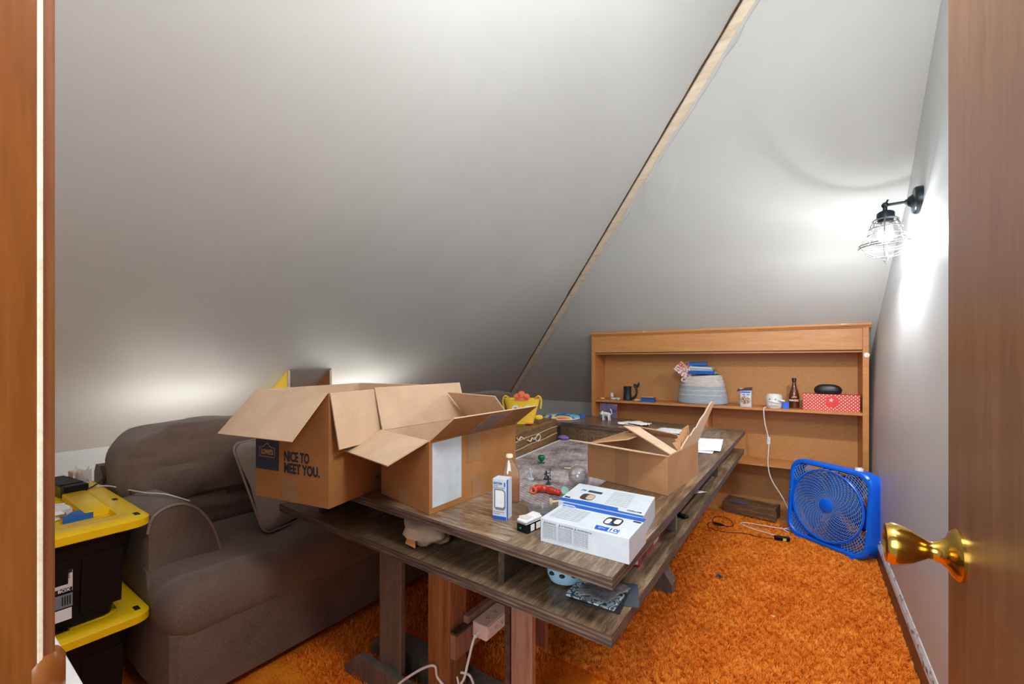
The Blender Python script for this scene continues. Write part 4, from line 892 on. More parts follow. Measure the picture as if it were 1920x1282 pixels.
b = MB(); b.extrude([tuple(U*s_+Vector((0, 0, z))+nf*0.0006) for s_, z in ((0.44, 0.0), (0.58, 0.0), (0.58, 0.05), (0.44, 0.05))], tuple(nf*0.0005)); b.build('tape_strip', 'tape', b2)
a0, a1, dd, nn_, e = F['right']
b = MB(); q = lambda y, l: tuple(a0+e*y+dd*l-nn_*0.15); b.extrude([q(0.17, 0.005), q(0.30, 0.005), q(0.30, 0.128), q(0.17, 0.128)], tuple(-nn_*0.12)); b.build('tape_strip', 'tape', b2)
b = MB()
for k in range(7): b.extrude([q(0.185, 0.02+k*0.014), q(0.285, 0.02+k*0.014), q(0.285, 0.026+k*0.014), q(0.185, 0.026+k*0.014)], tuple(-nn_*0.3))
b.build('address_print', 'print_grey', b2, kind='stuff')
b = MB(); b.extrude([(-0.03, 0.02, 0.185), (-0.03, 0.15, 0.165), (-0.20, 0.15, 0.165), (-0.20, 0.05, 0.185)], (0, 0, 0.002)); tag(b.build('white_sheet', 'paper', None, loc=(-0.967, 0.96, ZT+0.008)), 'white sheet of paper inside the open shipping box', 'paper')
# box 3
b3, U, Vd, F = carton('small_carton', 'torn low cardboard box on the right side of the table', (-0.750, 1.642), (-0.406, 1.564), (0.029, 0.370), ZT+0.001, 0.139,
    {'front': (12, 0.10, (-0.02, -0.05), 'near flap bent outward'), 'left': (169, 0.17, (0.0, -0.02), 'left flap sloping up over the opening')}, ['cardboard', 'cardboard_pale', 'cardboard_edge'])
vd = Vd.normalized(); ud = U.normalized(); Zt = Vector((0, 0, 0.139))
b = MB(); q = [Zt+vd*0.03, Zt+vd*0.10, Zt+ud*0.20+vd*0.20+Vector((0, 0, 0.055)), Zt+ud*0.26+vd*0.16+Vector((0, 0, 0.06))]; b.extrude([tuple(p_) for p_ in q], (0, 0, 0.004)); b.build('flap', ['cardboard_pale'], b3, label='narrow flap strip folded across the opening')
b = MB(); q = [Zt+vd*0.37, Zt+vd*0.37+ud*0.33, Zt+vd*0.25+ud*0.30+Vector((0, 0, 0.055)), Zt+vd*0.22+ud*0.06+Vector((0, 0, 0.045))]; b.extrude([tuple(p_) for p_ in q], (0, 0, 0.004)); b.build('flap', ['cardboard_pale'], b3, label='far flap sagging over the opening')
# tall torn flap at the right
ys = [0.15, 0.18, 0.20, 0.225, 0.24, 0.255, 0.285, 0.31, 0.335, 0.372]
hs = [0.012, 0.05, 0.045, 0.075, 0.070, 0.105, 0.125, 0.165, 0.172, 0.160]
b = MB(); lean = Vector((1, 0, 0))*math.cos(math.radians(76)) + Vector((0, 0, 1))*math.sin(math.radians(76))
poly = [tuple(Zt+vd*ys[0])]+[tuple(Zt+vd*y_+lean*h_+vd*0.10*(h_/0.17)) for y_, h_ in zip(ys, hs)]+[tuple(Zt+vd*0.372)]
b.extrude(poly, (-0.005, 0, 0.001)); b.build('flap', ['cardboard_pale'], b3, label='tall torn flap standing up at the far right corner')
for k in range(5):
    b = MB(); y_ = 0.12+0.028*k; hh = 0.03+0.012*k
    b.extrude([tuple(Zt+vd*y_), tuple(Zt+vd*(y_+0.03)), tuple(Zt+vd*(y_+0.055)+ud*0.015+Vector((0, 0, hh))), tuple(Zt+vd*(y_+0.02)+ud*0.03+Vector((0, 0, hh*0.8)))], (-0.003, 0, 0)); b.build('torn_strip', ['cardboard'], b3)
b = MB(); nf = Vector((U.y, -U.x, 0)).normalized(); nf = -nf if nf.y > 0 else nf
b.extrude([tuple(U*s_+Vector((0, 0, z))+nf*0.0006) for s_, z in ((0.45, 0.0), (0.62, 0.0), (0.62, 0.137), (0.45, 0.137))], tuple(nf*0.0005)); b.build('tape_strip', 'tape', b3)

# ------------------------------------------------------------------ small goods on the table top
# tall switch box
t = thing('switch_box', 'tall narrow white and blue box standing near the big boxes', 'box', (-0.790, 1.040, ZT), math.radians(10))
b = MB(); b.box((0, 0, 0), (0.047, 0.040, 0.122), 0.0012); b.build('carton_body', 'white_card', t)
b = MB(); b.box((0.0004, -0.0006, 0), (0.0466, 0.0, 0.010)); b.build('printed_band', 'brand_blue', t); b = MB(); b.box((0.039, -0.0006, 0.10), (0.043, 0.0, 0.113)); b.build('printed_band', 'brand_blue', t)
b = MB(); b.box((0.0471, 0.002, 0.0), (0.0476, 0.010, 0.122)); b.build('side_band', 'brand_blue', t)
b = MB(); b.extrude([(0.006, -0.0007, 0.035), (0.012, -0.0007, 0.029), (0.038, -0.0007, 0.029), (0.044, -0.0007, 0.036), (0.044, -0.0007, 0.085), (0.036, -0.0007, 0.092), (0.006, -0.0007, 0.092)], (0, 0.0006, 0)); b.build('window_print', 'print_grey', t)
b = MB(); b.extrude([(0.010, -0.0012, 0.037), (0.036, -0.0012, 0.037), (0.040, -0.0012, 0.043), (0.040, -0.0012, 0.083), (0.034, -0.0012, 0.088), (0.010, -0.0012, 0.088)], (0, 0.0006, 0)); b.build('switch_picture', 'paper', t)
text('logo_lettering', 'EATON', 0.0095, 'brand_blue', t, (0.004, -0.0007, 0.109), (PI/2, 0, 0), 0.0002, 'LEFT', 0.0003, 0.9)
for k, s_ in enumerate(('3-Way', 'Decorator Switch')): text('printed_line', s_, 0.005, 'print_black', t, (0.004, -0.0007, 0.101-0.005*k), (PI/2, 0, 0), 0.0001)
for k, s_ in enumerate(('Interruptor de 3 vias', 'Interrupteur')): text('printed_line', s_, 0.0042, 'print_black', t, (0.004, -0.0007, 0.023-0.006*k), (PI/2, 0, 0), 0.0001)
# wall switch device
t = thing('wall_switch', 'loose white rocker wall switch with black housing on the table', 'switch', (-0.652, 1.035, ZT), math.radians(-8))
b = MB(); b.box((-0.020, -0.035, 0), (0.020, 0.030, 0.026), 0.002); b.build('housing', 'black_plastic', t)
b = MB(); b.box((-0.020, -0.042, 0.026), (0.022, 0.045, 0.029), 0.002); b.box((-0.012, 0.045, 0.0265), (0.012, 0.062, 0.028)); b.build('strap', 'steel', t)
b = MB(); b.box((-0.018, -0.036, 0.029), (0.018, 0.034, 0.035), 0.002); b.build('frame', 'white_enamel', t)
b = MB(); b.loft([[(-0.015, y, 0.035), (0.015, y, 0.035), (0.014, y, z), (-0.014, y, z)] for y, z in ((-0.031, 0.043), (0.0, 0.038), (0.030, 0.040))]); b.build('rocker', 'white_enamel', t)
b = MB(); b.box((0.0202, -0.02, 0.004), (0.0208, -0.004, 0.022)); b.box((0.0202, 0.004, 0.004), (0.0208, 0.022, 0.022)); b.build('rating_label', 'paper', t)
b = MB(); b.ball((-0.004, -0.0355, 0.012), 0.004, 8, 6); b.build('terminal_screw', 'green_plastic', t, True)
# two outlet cartons
def goods_carton(label, NL_, NR_, dv, h, near):
    o = thing('outlet_carton', label, 'box', (NR_[0], NR_[1], ZT), group='white and blue cartons at the table corner')
    U = Vector((NL_[0]-NR_[0], NL_[1]-NR_[1], 0)); Vd = Vector((*dv, 0)); Z = Vector((0, 0, h))
    b = MB(); b.loft([[(0, 0, 0), tuple(U), tuple(U+Vd), tuple(Vd)], [tuple(p_+Z) for p_ in (Vector((0, 0, 0)), U, U+Vd, Vd)]]); bo = b.build('carton_body', 'white_card', o)
    bv = bo.modifiers.new('b', 'BEVEL'); bv.width = 0.0012; bv.segments = 2
    P = lambda s_, q_, zz=0.0008: U*(1-s_)+Vd*q_+Z+Vector((0, 0, zz))    # s_ left->right, q_ near->far
    R = frame(-U, Vd)
    def top(pts, mat, nm, lab=None, z=0.0004):
        b = MB(); b.extrude([tuple(P(s_, q_, z)) for s_, q_ in pts], (0, 0, 0.0005)); return b.build(nm, mat, o, label=lab)
    def oval(cs, cq, rs, rq, mat, nm, z=0.0004, lab=None):
        return top([(cs+rs*math.copysign(abs(math.cos(a))**0.6, math.cos(a))+0.15*rq*math.sin(a)*0, cq+rq*math.copysign(abs(math.sin(a))**0.6, math.sin(a))) for a in [2*PI*k/24 for k in range(24)]], mat, nm, lab, z)
    if near:
        top([(0.0, 0.93), (0.0, 1.0), (1.0, 1.0), (1.0, 0.84), (0.62, 0.84), (0.20, 0.84), (0.16, 0.93)], 'brand_blue', 'blue_band')
        oval(0.72, 0.56, 0.095, 0.20, 'print_black', 'window_print'); oval(0.672, 0.52, 0.028, 0.12, 'paper', 'outlet_picture', 0.0010); oval(0.765, 0.58, 0.032, 0.11, 'paper', 'outlet_picture', 0.0010); oval(0.715, 0.42, 0.014, 0.05, 'brand_blue', 'outlet_picture', 0.0011)
        top([(0.62, 0.07), (0.86, 0.07), (0.86, 0.24), (0.60, 0.24)], 'brand_blue', 'blue_label')
        top([(0.755, 0.085), (0.852, 0.085), (0.852, 0.225), (0.755, 0.225)], 'paper', 'count_panel', None, 0.0009)
        text('count_number', '10', 0.024, 'brand_blue', o, tuple(P(0.803, 0.155, 0.0018)), R, 0.0001, 'CENTER', 0.0008)
        text('printed_line', 'QTY', 0.009, 'paper', o, tuple(P(0.68, 0.15, 0.0012)), R, 0.0001, 'CENTER')
        text('logo_lettering', 'EATON', 0.011, 'brand_blue', o, tuple(P(0.03, 0.83, 0.0009)), R, 0.0002, 'LEFT', 0.0002)
        for k in range(9):
            text('printed_line', 'Tamper resistant decorator duplex outlet', 0.0052, 'print_grey', o, tuple(P(0.05, 0.74-0.07*k, 0.0007)), R, 0.0001)
        top([(0.90, 0.74), (0.985, 0.74), (0.985, 0.80), (0.90, 0.80)], 'print_black', 'mark_box')
        # near face panels
        nf = Vector((U.y, -U.x, 0)).normalized(); nf = -nf if nf.y > 0 else nf; Rn = frame(-U, (0, 0, 1))
        for k, hd_ in enumerate(('WARNING', 'ATTENTION', 'ADVERTENCIA')):
            s0 = 0.03+0.185*k; fpt = lambda s_, z, off=0.0007: tuple(U*(1-s_)+Vector((0, 0, z))+nf*off)
            b = MB()
            pts = [fpt(s0, 0.012), fpt(s0+0.165, 0.012), fpt(s0+0.165, 0.048), fpt(s0, 0.048)]; b.tube(pts, 0.0003, 4, True); b.build('panel_outline', 'print_grey', o)
            b = MB(); b.extrude([fpt(s0+0.01, 0.0505), fpt(s0+0.035, 0.0505), fpt(s0+0.0225, 0.057)], tuple(nf*0.0004)); b.build('warning_triangle', 'print_grey', o)
            text('panel_heading', hd_, 0.0062, 'print_black', o, fpt(s0+0.04, 0.0525), Rn, 0.0001)
            for j in range(8): text('printed_line', 'Disconnect power before install', 0.0034, 'print_grey', o, fpt(s0+0.01, 0.0455-0.0042*j), Rn, 0.0001, 'LEFT', 0, 0.82)
    else:
        top([(0.0, 0.0), (1.0, 0.0), (1.0, 0.06), (0.72, 0.06), (0.70, 0.17), (0.30, 0.17), (0.0, 0.12)], 'brand_blue', 'blue_band')
        oval(0.28, 0.38, 0.085, 0.15, 'snack_brown', 'window_print'); oval(0.315, 0.38, 0.045, 0.12, 'cloth_tan', 'outlet_picture', 0.0009)
        top([(0.22, 0.62), (0.40, 0.62), (0.40, 0.72), (0.22, 0.72)], 'navy', 'dark_label')
        text('count_number', '[5]', 0.014, 'brand_blue', o, tuple(P(0.16, 0.68, 0.0009)), R, 0.0001, 'CENTER', 0.0004)
        text('logo_lettering', 'EATON', 0.012, 'print_black', o, tuple(P(0.965, 0.16, 0.0009)), R@Matrix.Rotation(PI, 3, 'Z'), 0.0002, 'LEFT', 0.0002)
        top([(0.03, 0.17), (0.10, 0.17), (0.10, 0.22), (0.03, 0.22)], 'print_black', 'mark_box')
        for k in range(9): text('printed_line', 'Tamper resistant decorator duplex outlet', 0.005, 'print_grey', o, tuple(P(0.52, 0.86-0.075*k, 0.0007)), R, 0.0001, 'LEFT', 0, 0.8)
    return o
goods_carton('white outlet carton marked 10 at the near corner of the table', (-0.585, 0.982), (-0.3435, 0.984), (-0.005, 0.145), 0.062, True)
goods_carton('white and blue carton just behind the one marked 10', (-0.617, 1.140), (-0.360, 1.137), (-0.024, 0.195), 0.062, False)

# amber bottle
t = thing('glue_bottle', 'clear bottle half full of amber liquid by the shipping box', 'bottle', (-0.835, 1.205, ZT))
t.rotation_euler = (0, 0, 0.5)
def rloop(hw, hd_, z, dx=0): return [(dx+hw*math.copysign(abs(math.cos(a))**0.5, math.cos(a)), hd_*math.copysign(abs(math.sin(a))**0.5, math.sin(a)), z) for a in [2*PI*k/28 for k in range(28)]]
b = MB(); b.loft([rloop(0.027, 0.017, 0), rloop(0.029, 0.019, 0.004), rloop(0.029, 0.019, 0.09), rloop(0.026, 0.016, 0.105), rloop(0.014, 0.011, 0.132, -0.004), rloop(0.009, 0.009, 0.142, -0.006), rloop(0.009, 0.009, 0.150, -0.006)]); b.build('shell', 'bottle_shell', t, True)
b = MB(); b.loft([rloop(0.0265, 0.0165, 0.003), rloop(0.0278, 0.0178, 0.008), rloop(0.0278, 0.0178, 0.082)]); b.build('liquid', 'amber_liquid', t, True)
b = MB(); b.lathe([(0.011, 0.149), (0.012, 0.150), (0.012, 0.158), (0.010, 0.161), (0.0, 0.161)], 18, True, False, cx=-0.006); b.build('cap', 'cream', t, True)

# things on the map
ZM = ZL+0.004
def goblet(name, label, loc, mat, s=1.0, rot=(0, 0, 0), base=True, cat='game piece'):
    b = MB()
    if base: b.prism([(x*s, y*s) for x, y in rrect(-0.022, 0.022, -0.018, 0.018, 0.006, 3)], 0, 0.004*s)
    b.lathe([(0.008*s, 0.004*s), (0.006*s, 0.010*s), (0.012*s, 0.014*s), (0.022*s, 0.026*s), (0.023*s, 0.040*s), (0.018*s, 0.048*s), (0.015*s, 0.046*s), (0.018*s, 0.036*s), (0.0, 0.020*s)], 20, True, False)
    o = b.build(name, mat, None, True, loc=loc, rot=rot); tag(o, label, cat); return o
goblet('plastic_goblet', 'dark green plastic goblet piece on the map', (-1.300, 2.19, ZM), 'green_plastic', 0.95, (0.0, 0.05, 0.4))
t = thing('red_toy', 'translucent red toy piece lying on the map by the bottle', 'toy', (-0.985, 1.70, ZM), 0.15)
b = MB(); b.tube(spline([(-0.055, -0.02, 0.012), (-0.035, 0.0, 0.020), (0.0, 0.005, 0.018), (0.04, -0.004, 0.016), (0.055, -0.006, 0.016)], 5), 0.014, 12, radii=[0.010, 0.012, 0.015, 0.017, 0.018, 0.016, 0.014, 0.016, 0.018, 0.017, 0.014, 0.013, 0.015, 0.017, 0.016, 0.013, 0.012, 0.012, 0.011, 0.010, 0.009]); b.build('body', 'red_clear', t, True)
b = MB(); b.tube([(-0.046+0.014*math.cos(2*PI*k/24), -0.040, 0.020+0.014*math.sin(2*PI*k/24)) for k in range(24)], 0.004, 8, True); b.build('ring', 'comb_orange', t, True)
b = MB(); b.ball((0.062, -0.006, 0.014), (0.016, 0.014, 0.013)); b.build('end_piece', 'red_bright', t, True)
b = MB(); b.lathe([(0.0, 0), (0.017, 0), (0.018, 0.003), (0.015, 0.006), (0.0, 0.005)], 24, False, False); tag(b.build('mint_disc', 'mint', None, True, loc=(-0.900, 1.725, ZM+0.021), rot=(0.9, 0.9, 0)), 'pale mint disc standing on edge beside the red toy', 'disc')
t = thing('cream_cone', 'cream coloured cone piece tipped over near the clear lid', 'game piece', (-0.880, 1.56, ZM), rot=(0, 0, 0.3))
b = MB(); b.T = Matrix.Translation((0, 0, 0.017)) @ Matrix.Rotation(1.35, 4, 'Y'); b.lathe([(0.0, 0.0), (0.017, 0.0), (0.0175, 0.004), (0.006, 0.009), (0.005, 0.03), (0.003, 0.036), (0, 0.036)], 20, False, False); b.T = Matrix.Identity(4); b.build('body', 'cream', t, True)
# clear dome jar on its side
t = thing('clear_jar', 'clear plastic domed jar lying on the map', 'jar', (-0.905, 1.88, ZM))
b = MB(); b.T = Matrix.Translation((0, 0, 0.048)) @ Matrix.Rotation(0.35, 4, 'Z') @ Matrix.Rotation(1.15, 4, 'X')
b.lathe([(0.0, 0.075), (0.02, 0.073), (0.038, 0.062), (0.047, 0.042), (0.048, -0.02), (0.050, -0.022), (0.050, -0.034), (0.046, -0.036), (0.045, -0.02), (0.044, 0.040), (0.036, 0.058), (0.018, 0.069), (0.0, 0.071)], 36, False, False); b.build('shell', 'clear_plastic', t, True)
b = MB(); b.ball((-0.01, -0.005, 0.022), (0.014, 0.006, 0.004)); b.build('token', 'mini_pink', t, True, label='pinkish token inside the clear jar')
blob('crumpled_film', 'crumpled clear plastic film beside the domed jar', 'wrapper', (-0.775, 1.735, ZM), (0.13, 0.10, 0.03), 'clear_plastic', 12, amp=1.0)
t = thing('petri_lid', 'round clear shallow lid lying near the white cartons', 'lid', (-0.735, 1.345, ZM+0.05)); t.location = (-0.71, 1.30, ZT-0.005)
t.location = (-0.672, 1.255, ZT); t.location.x = -0.70; t.location.y = 1.175
b = MB(); b.lathe([(0.0, 0.0012), (0.041, 0.0012), (0.041, 0.014), (0.0425, 0.014), (0.0425, 0.0), (0.0, 0.0)], 44, False, False); b.build('rim', 'clear_plastic', t, True)
# miniatures
def mini(label, loc, mat, s=1.0, seed=0, grp=None, cat='figurine'):
    r_ = random.Random(seed); t = thing('miniature', label, cat, loc, r_.random()*6, grp or 'game miniatures on the map')
    b = MB(); b.lathe([(0, 0), (0.013*s, 0), (0.012*s, 0.003*s), (0, 0.003*s)], 18, False, False); b.build('base', mat, t, True)
    b = MB(); b.tube([(-0.004*s, 0, 0.003*s), (-0.004*s, 0, 0.014*s), (0, 0, 0.018*s)], 0.0025*s, 6); b.tube([(0.004*s, 0, 0.003*s), (0.005*s, 0, 0.013*s), (0, 0, 0.018*s)], 0.0025*s, 6)
    b.tube([(0, 0, 0.016*s), (0, 0.001, 0.022*s), (0, 0, 0.029*s)], 0.005*s, 8, radii=[0.004*s, 0.0055*s, 0.0045*s]); b.ball((0, 0, 0.033*s), 0.0038*s, 10, 7)
    b.tube([(0.005*s, 0, 0.027*s), (0.012*s, 0.004*s, 0.022*s), (0.016*s, 0.0, 0.030*s)], 0.0018*s, 6); b.tube([(-0.005*s, 0, 0.027*s), (-0.011*s, -0.005*s, 0.020*s)], 0.0018*s, 6); b.build('body', mat, t, True)
    b = MB(); b.tube([(0.016*s, 0, 0.010*s), (0.017*s, 0, 0.045*s)], 0.0009*s, 5); b.build('weapon', mat, t)
mini('dark blue miniature behind the amber bottle, nearer the box', (-1.098, 1.90, ZM), 'mini_dark', 1.25, 1)
mini('dark miniature just right of the one behind the bottle', (-1.045, 1.83, ZM), 'mini_dark', 1.2, 2)
mini('small black miniature beyond the clear jar near the torn box flap', (-1.120, 2.52, ZM), 'mini_dark', 1.0, 3)
mini('cream miniature left of the clear jar', (-1.035, 2.08, ZM), 'cream', 1.1, 4)
mini('whitish tall miniature beside the amber bottle cap', (-1.17, 1.86, ZM), 'white_card', 1.5, 5)
b = MB(); b.box((-0.02, -0.006, 0), (0.02, 0.006, 0.004), 0.001); tag(b.build('bone_chip', 'cream', None, loc=(-1.11, 2.165, ZM), rot=(0, 0, 0.4)), 'small cream chip on the map beyond the cream miniature', 'game piece')
blob('purple_cloth', 'purple cloth corner at the far left of the recess', 'cloth', (-1.545, 2.93, ZM), (0.10, 0.05, 0.035), 'purple_cloth', 4, amp=0.5)

# far strip of the table
t = thing('cat_figurine', 'small white cat figurine at the far end of the table', 'figurine', (-1.345, 3.30, ZT), 0.0)
b = MB(); b.tube(spline([(-0.03, 0, 0.040), (-0.01, 0, 0.048), (0.02, 0, 0.045), (0.035, 0, 0.038)], 4), 0.016, 12, radii=[0.010, 0.013, 0.016, 0.018, 0.019, 0.018, 0.017, 0.017, 0.018, 0.018, 0.016, 0.013, 0.008]); b.build('body', 'dust_white', t, True)
for x_, y_ in ((-0.02, -0.012), (-0.02, 0.012), (0.024, -0.012), (0.024, 0.012)):
    b = MB(); b.tube([(x_, y_, 0.045), (x_*1.1, y_*1.2, 0.02), (x_*1.1+0.003, y_*1.3, 0.0)], 0.006, 8, radii=[0.009, 0.005, 0.0055]); b.build('leg', 'dust_white', t, True)
b = MB(); b.ball((-0.036, 0, 0.052), (0.016, 0.015, 0.014), 14, 9); b.tube([(-0.032, -0.009, 0.062), (-0.030, -0.011, 0.076)], 0.004, 6, radii=[0.005, 0.001]); b.tube([(-0.032, 0.009, 0.062), (-0.030, 0.011, 0.076)], 0.004, 6, radii=[0.005, 0.001]); b.build('head', 'dust_white', t, True)
b = MB(); b.tube(spline([(0.036, 0, 0.045), (0.048, 0, 0.062), (0.042, 0, 0.085), (0.036, 0, 0.092)], 5), 0.004, 8); b.build('tail', 'dust_white', t, True)
for y_ in (-0.006, 0.006):
    b = MB(); b.ball((-0.0505, y_, 0.055), 0.002, 8, 5); b.build('eye', 'print_black', t, True)
b = MB(); b.box((-0.075, 0, 0), (0.075, 0.004, 0.12), 0.001); o = b.build('art_card', 'art_print', None, loc=(-1.375, 3.415, ZT+0.001), rot=(-0.12, 0, 0.02)); tag(o, 'purple and blue art card behind the cat figurine', 'picture')
def sheet(name, label, pts, z, mat='paper', bump_=0.01, cat='paper', seed=0):
    """crumpled sheet over a quad: bilinear grid"""
    b = MB(); N_ = 12; G_ = []
    A_, B_, C_, D_ = [Vector((*q_, 0)) for q_ in pts]
    for i in range(N_+1):
        row = []
        for k in range(N_+1):
            s_, q_ = i/N_, k/N_; P_ = (A_*(1-s_)+B_*s_)*(1-q_)+(D_*(1-s_)+C_*s_)*q_; h_ = bump_*(0.5+0.7*noise.noise(Vector((s_*3+seed, q_*3, seed)))+0.25*noise.noise(Vector((s_*9+seed, q_*9, seed))))
            row.append(b.v((P_.x, P_.y, z+0.001+max(0, h_))))
        G_.append(row)
    for i in range(N_):
        for k in range(N_): b.f([G_[i][k], G_[i+1][k], G_[i+1][k+1], G_[i][k+1]])
    o = b.build(name, mat, None, True); so = o.modifiers.new('s', 'SOLIDIFY'); so.thickness = 0.0008; so.offset = 1
    tag(o, label, cat); return o
sheet('paper_towel', 'crumpled white tissue on the far end of the table', [(-1.17, 3.09), (-0.96, 3.12), (-0.96, 3.25), (-1.16, 3.26)], ZT, 'tissue', 0.026, 'tissue', 2)
sheet('paper_sheet', 'white sheet of paper topmost on the right far side of the table', [(-0.545, 2.42), (-0.372, 2.47), (-0.415, 2.86), (-0.60, 2.82)], ZT+0.003, 'paper', 0.004, 'paper', 3)
sheet('paper_sheet', 'second white sheet under the topmost one, sticking out nearer', [(-0.60, 2.38), (-0.40, 2.40), (-0.42, 2.70), (-0.62, 2.68)], ZT, 'paper', 0.002, 'paper', 5)
sheet('paper_sheet', 'white paper behind the torn flaps of the small carton', [(-0.90, 2.98), (-0.68, 2.92), (-0.66, 3.10), (-0.84, 3.14)], ZT, 'paper', 0.008, 'paper', 8)

# chick basket and tie-dye disc on the beam
t = thing('chick_basket', 'yellow felt chick basket with orange comb and button eyes', 'basket', (-1.685, 2.57, ZL+0.164), math.radians(30)); t.scale = (1.32, 1.32, 1.32)
def bucket(w0, w1, d0, d1, z0, z1): return [[(w*math.copysign(abs(math.cos(a))**0.55, math.cos(a)), d_*math.copysign(abs(math.sin(a))**0.55, math.sin(a)), z) for a in [2*PI*k/36 for k in range(36)]] for w, d_, z in ((w0, d0, z0), ((w0+w1)/2, (d0+d1)/2, (z0+z1)/2), (w1, d1, z1), (w1-0.004, d1-0.004, z1), (w0-0.003, d0-0.003, z0+0.004))]
b = MB(); b.loft(bucket(0.062, 0.098, 0.040, 0.050, 0.0, 0.135)); b.build('body', 'chick_yellow', t, True)
b = MB()
for cx_, cz_, r_ in ((-0.024, 0.148, 0.018), (0.0, 0.160, 0.019), (0.026, 0.148, 0.018)): b.T = Matrix.Translation((cx_, -0.049, cz_)) @ Matrix.Rotation(PI/2, 4, 'X'); b.lathe([(r_, 0), (r_, 0.005)], 20)
b.T = Matrix.Identity(4); b.box((-0.034, -0.054, 0.128), (0.036, -0.049, 0.146)); b.build('comb', 'comb_orange', t)
for sx_ in (-0.034, 0.032):
    b = MB(); b.T = Matrix.Translation((sx_, -0.0475, 0.085)) @ Matrix.Rotation(PI/2, 4, 'X'); b.lathe([(0.018, 0.0), (0.018, 0.002)], 24); e_ = b.build('eye', 'white_plastic', t)
    b = MB(); b.T = Matrix.Translation((sx_+0.002, -0.0497, 0.080)) @ Matrix.Rotation(PI/2, 4, 'X'); b.lathe([(0.011, 0.0), (0.011, 0.002)], 20); b.build('pupil', 'eye_grey', e_)
for sx_ in (-1, 1):
    b = MB(); b.tube(spline([(sx_*0.070, 0.0, 0.135), (sx_*0.090, -0.02, 0.150), (sx_*0.104, -0.01, 0.128), (sx_*0.100, 0, 0.08)], 5), 0.005, 6); b.build('handle', 'chick_yellow', t, True)
    b = MB(); b.ball((sx_*0.092, -0.02, 0.035), (0.022, 0.008, 0.014)); b.build('wing', 'chick_yellow', t, True)
    b = MB(); b.ball((sx_*0.04, -0.05, 0.006), (0.018, 0.012, 0.006)); b.build('foot', 'comb_orange', t, True)
t = thing('round_cushion_disc', 'round tie-dye rainbow disc lying on the table corner', 'disc', (-1.66, 3.10, ZT+0.0), 0.2)
b = MB(); b.lathe([(0.0, 0.0), (0.13, 0.0), (0.148, 0.006), (0.153, 0.014), (0.148, 0.022), (0.12, 0.030), (0.06, 0.036), (0, 0.038)], 48, False, False); b.build('disc', 'tie_dye', t, True)
b = MB(); b.lathe([(0.150, 0.002), (0.156, 0.004), (0.156, 0.009), (0.150, 0.011)], 48, False, False); b.build('rim', 'white_plastic', t, True)
t.location = (-1.70, 3.20, ZT)
b = MB(); b.T = Matrix.Rotation(PI/2, 4, 'X'); b.lathe([(0.0, -0.006), (0.018, -0.006), (0.021, 0.0), (0.018, 0.006), (0.0, 0.006)], 24, False, False); b.T = Matrix.Translation((0, 0, 0)); tag(b.build('plastic_button', 'brand_blue', None, True, loc=(-1.535, 3.255, ZT+0.021), rot=(0, 0, 0.5)), 'small blue button beside the rainbow disc', 'button')

# ------------------------------------------------------------------ lower tier
# crumpled cloth bag
t = thing('cloth_bag', 'crumpled tan cloth bundle on the lower tier', 'bag', (-1.050, 1.02, ZL), 0.0)
b = MB(); loops = []
for i in range(15):
    a = -PI/2+PI*i/14; lp = []
    for k in range(40):
        q = 2*PI*k/40; p_ = Vector((max(0.03, math.cos(a))*math.cos(q), max(0.03, math.cos(a))*math.sin(q), math.sin(a)))
        s_ = 1+0.35*noise.noise(p_*1.6+Vector((2, 5, 1)))+0.16*abs(noise.noise(p_*4+Vector((1, 1, 7)))); lp.append((p_.x*s_*0.092, p_.y*s_*0.065, max(0, 0.046+p_.z*0.043*s_)))
    loops.append(lp)
b.loft(loops); b.build('cloth', 'cloth_tan', t, True)
b = MB(); b.extrude([(-0.035, -0.066, 0.012), (0.015, -0.070, 0.010), (0.0, -0.056, 0.050), (-0.03, -0.054, 0.045)], (0, 0.003, 0.001)); b.build('folded_corner', 'orange_print', t)
# pale blue mask-like cup
t = thing('plastic_mask', 'pale blue plastic face piece under the table top', 'mask', (-0.555, 1.065, ZL), rot=(0, 0, 0.35))
b = MB(); b.loft([[(0.05*math.cos(a)*r_, 0.05*math.sin(a)*r_-0.01*z*20*0, z) for a in [2*PI*k/32 for k in range(32)]] for r_, z in ((0.55, 0), (0.85, 0.006), (0.98, 0.02), (1.02, 0.045), (1.0, 0.070), (0.97, 0.070), (0.95, 0.02), (0.5, 0.006))]); b.build('shell', 'sky_blue', t, True)
for a in (-2.2, -1.6, -0.95):
    b = MB(); b.ball((0.0505*math.cos(a), 0.0505*math.sin(a), 0.034), (0.008, 0.008, 0.005), 12, 8); b.build('eye_hole', 'print_black', t, True)
b = MB(); b.tube(spline([(0.051*math.cos(a), 0.051*math.sin(a), 0.052+0.004*math.sin(3*a)) for a in (-2.6, -2.2, -1.8, -1.4, -1.0)], 4), 0.003, 6); b.build('brow', 'sky_blue', t, True)
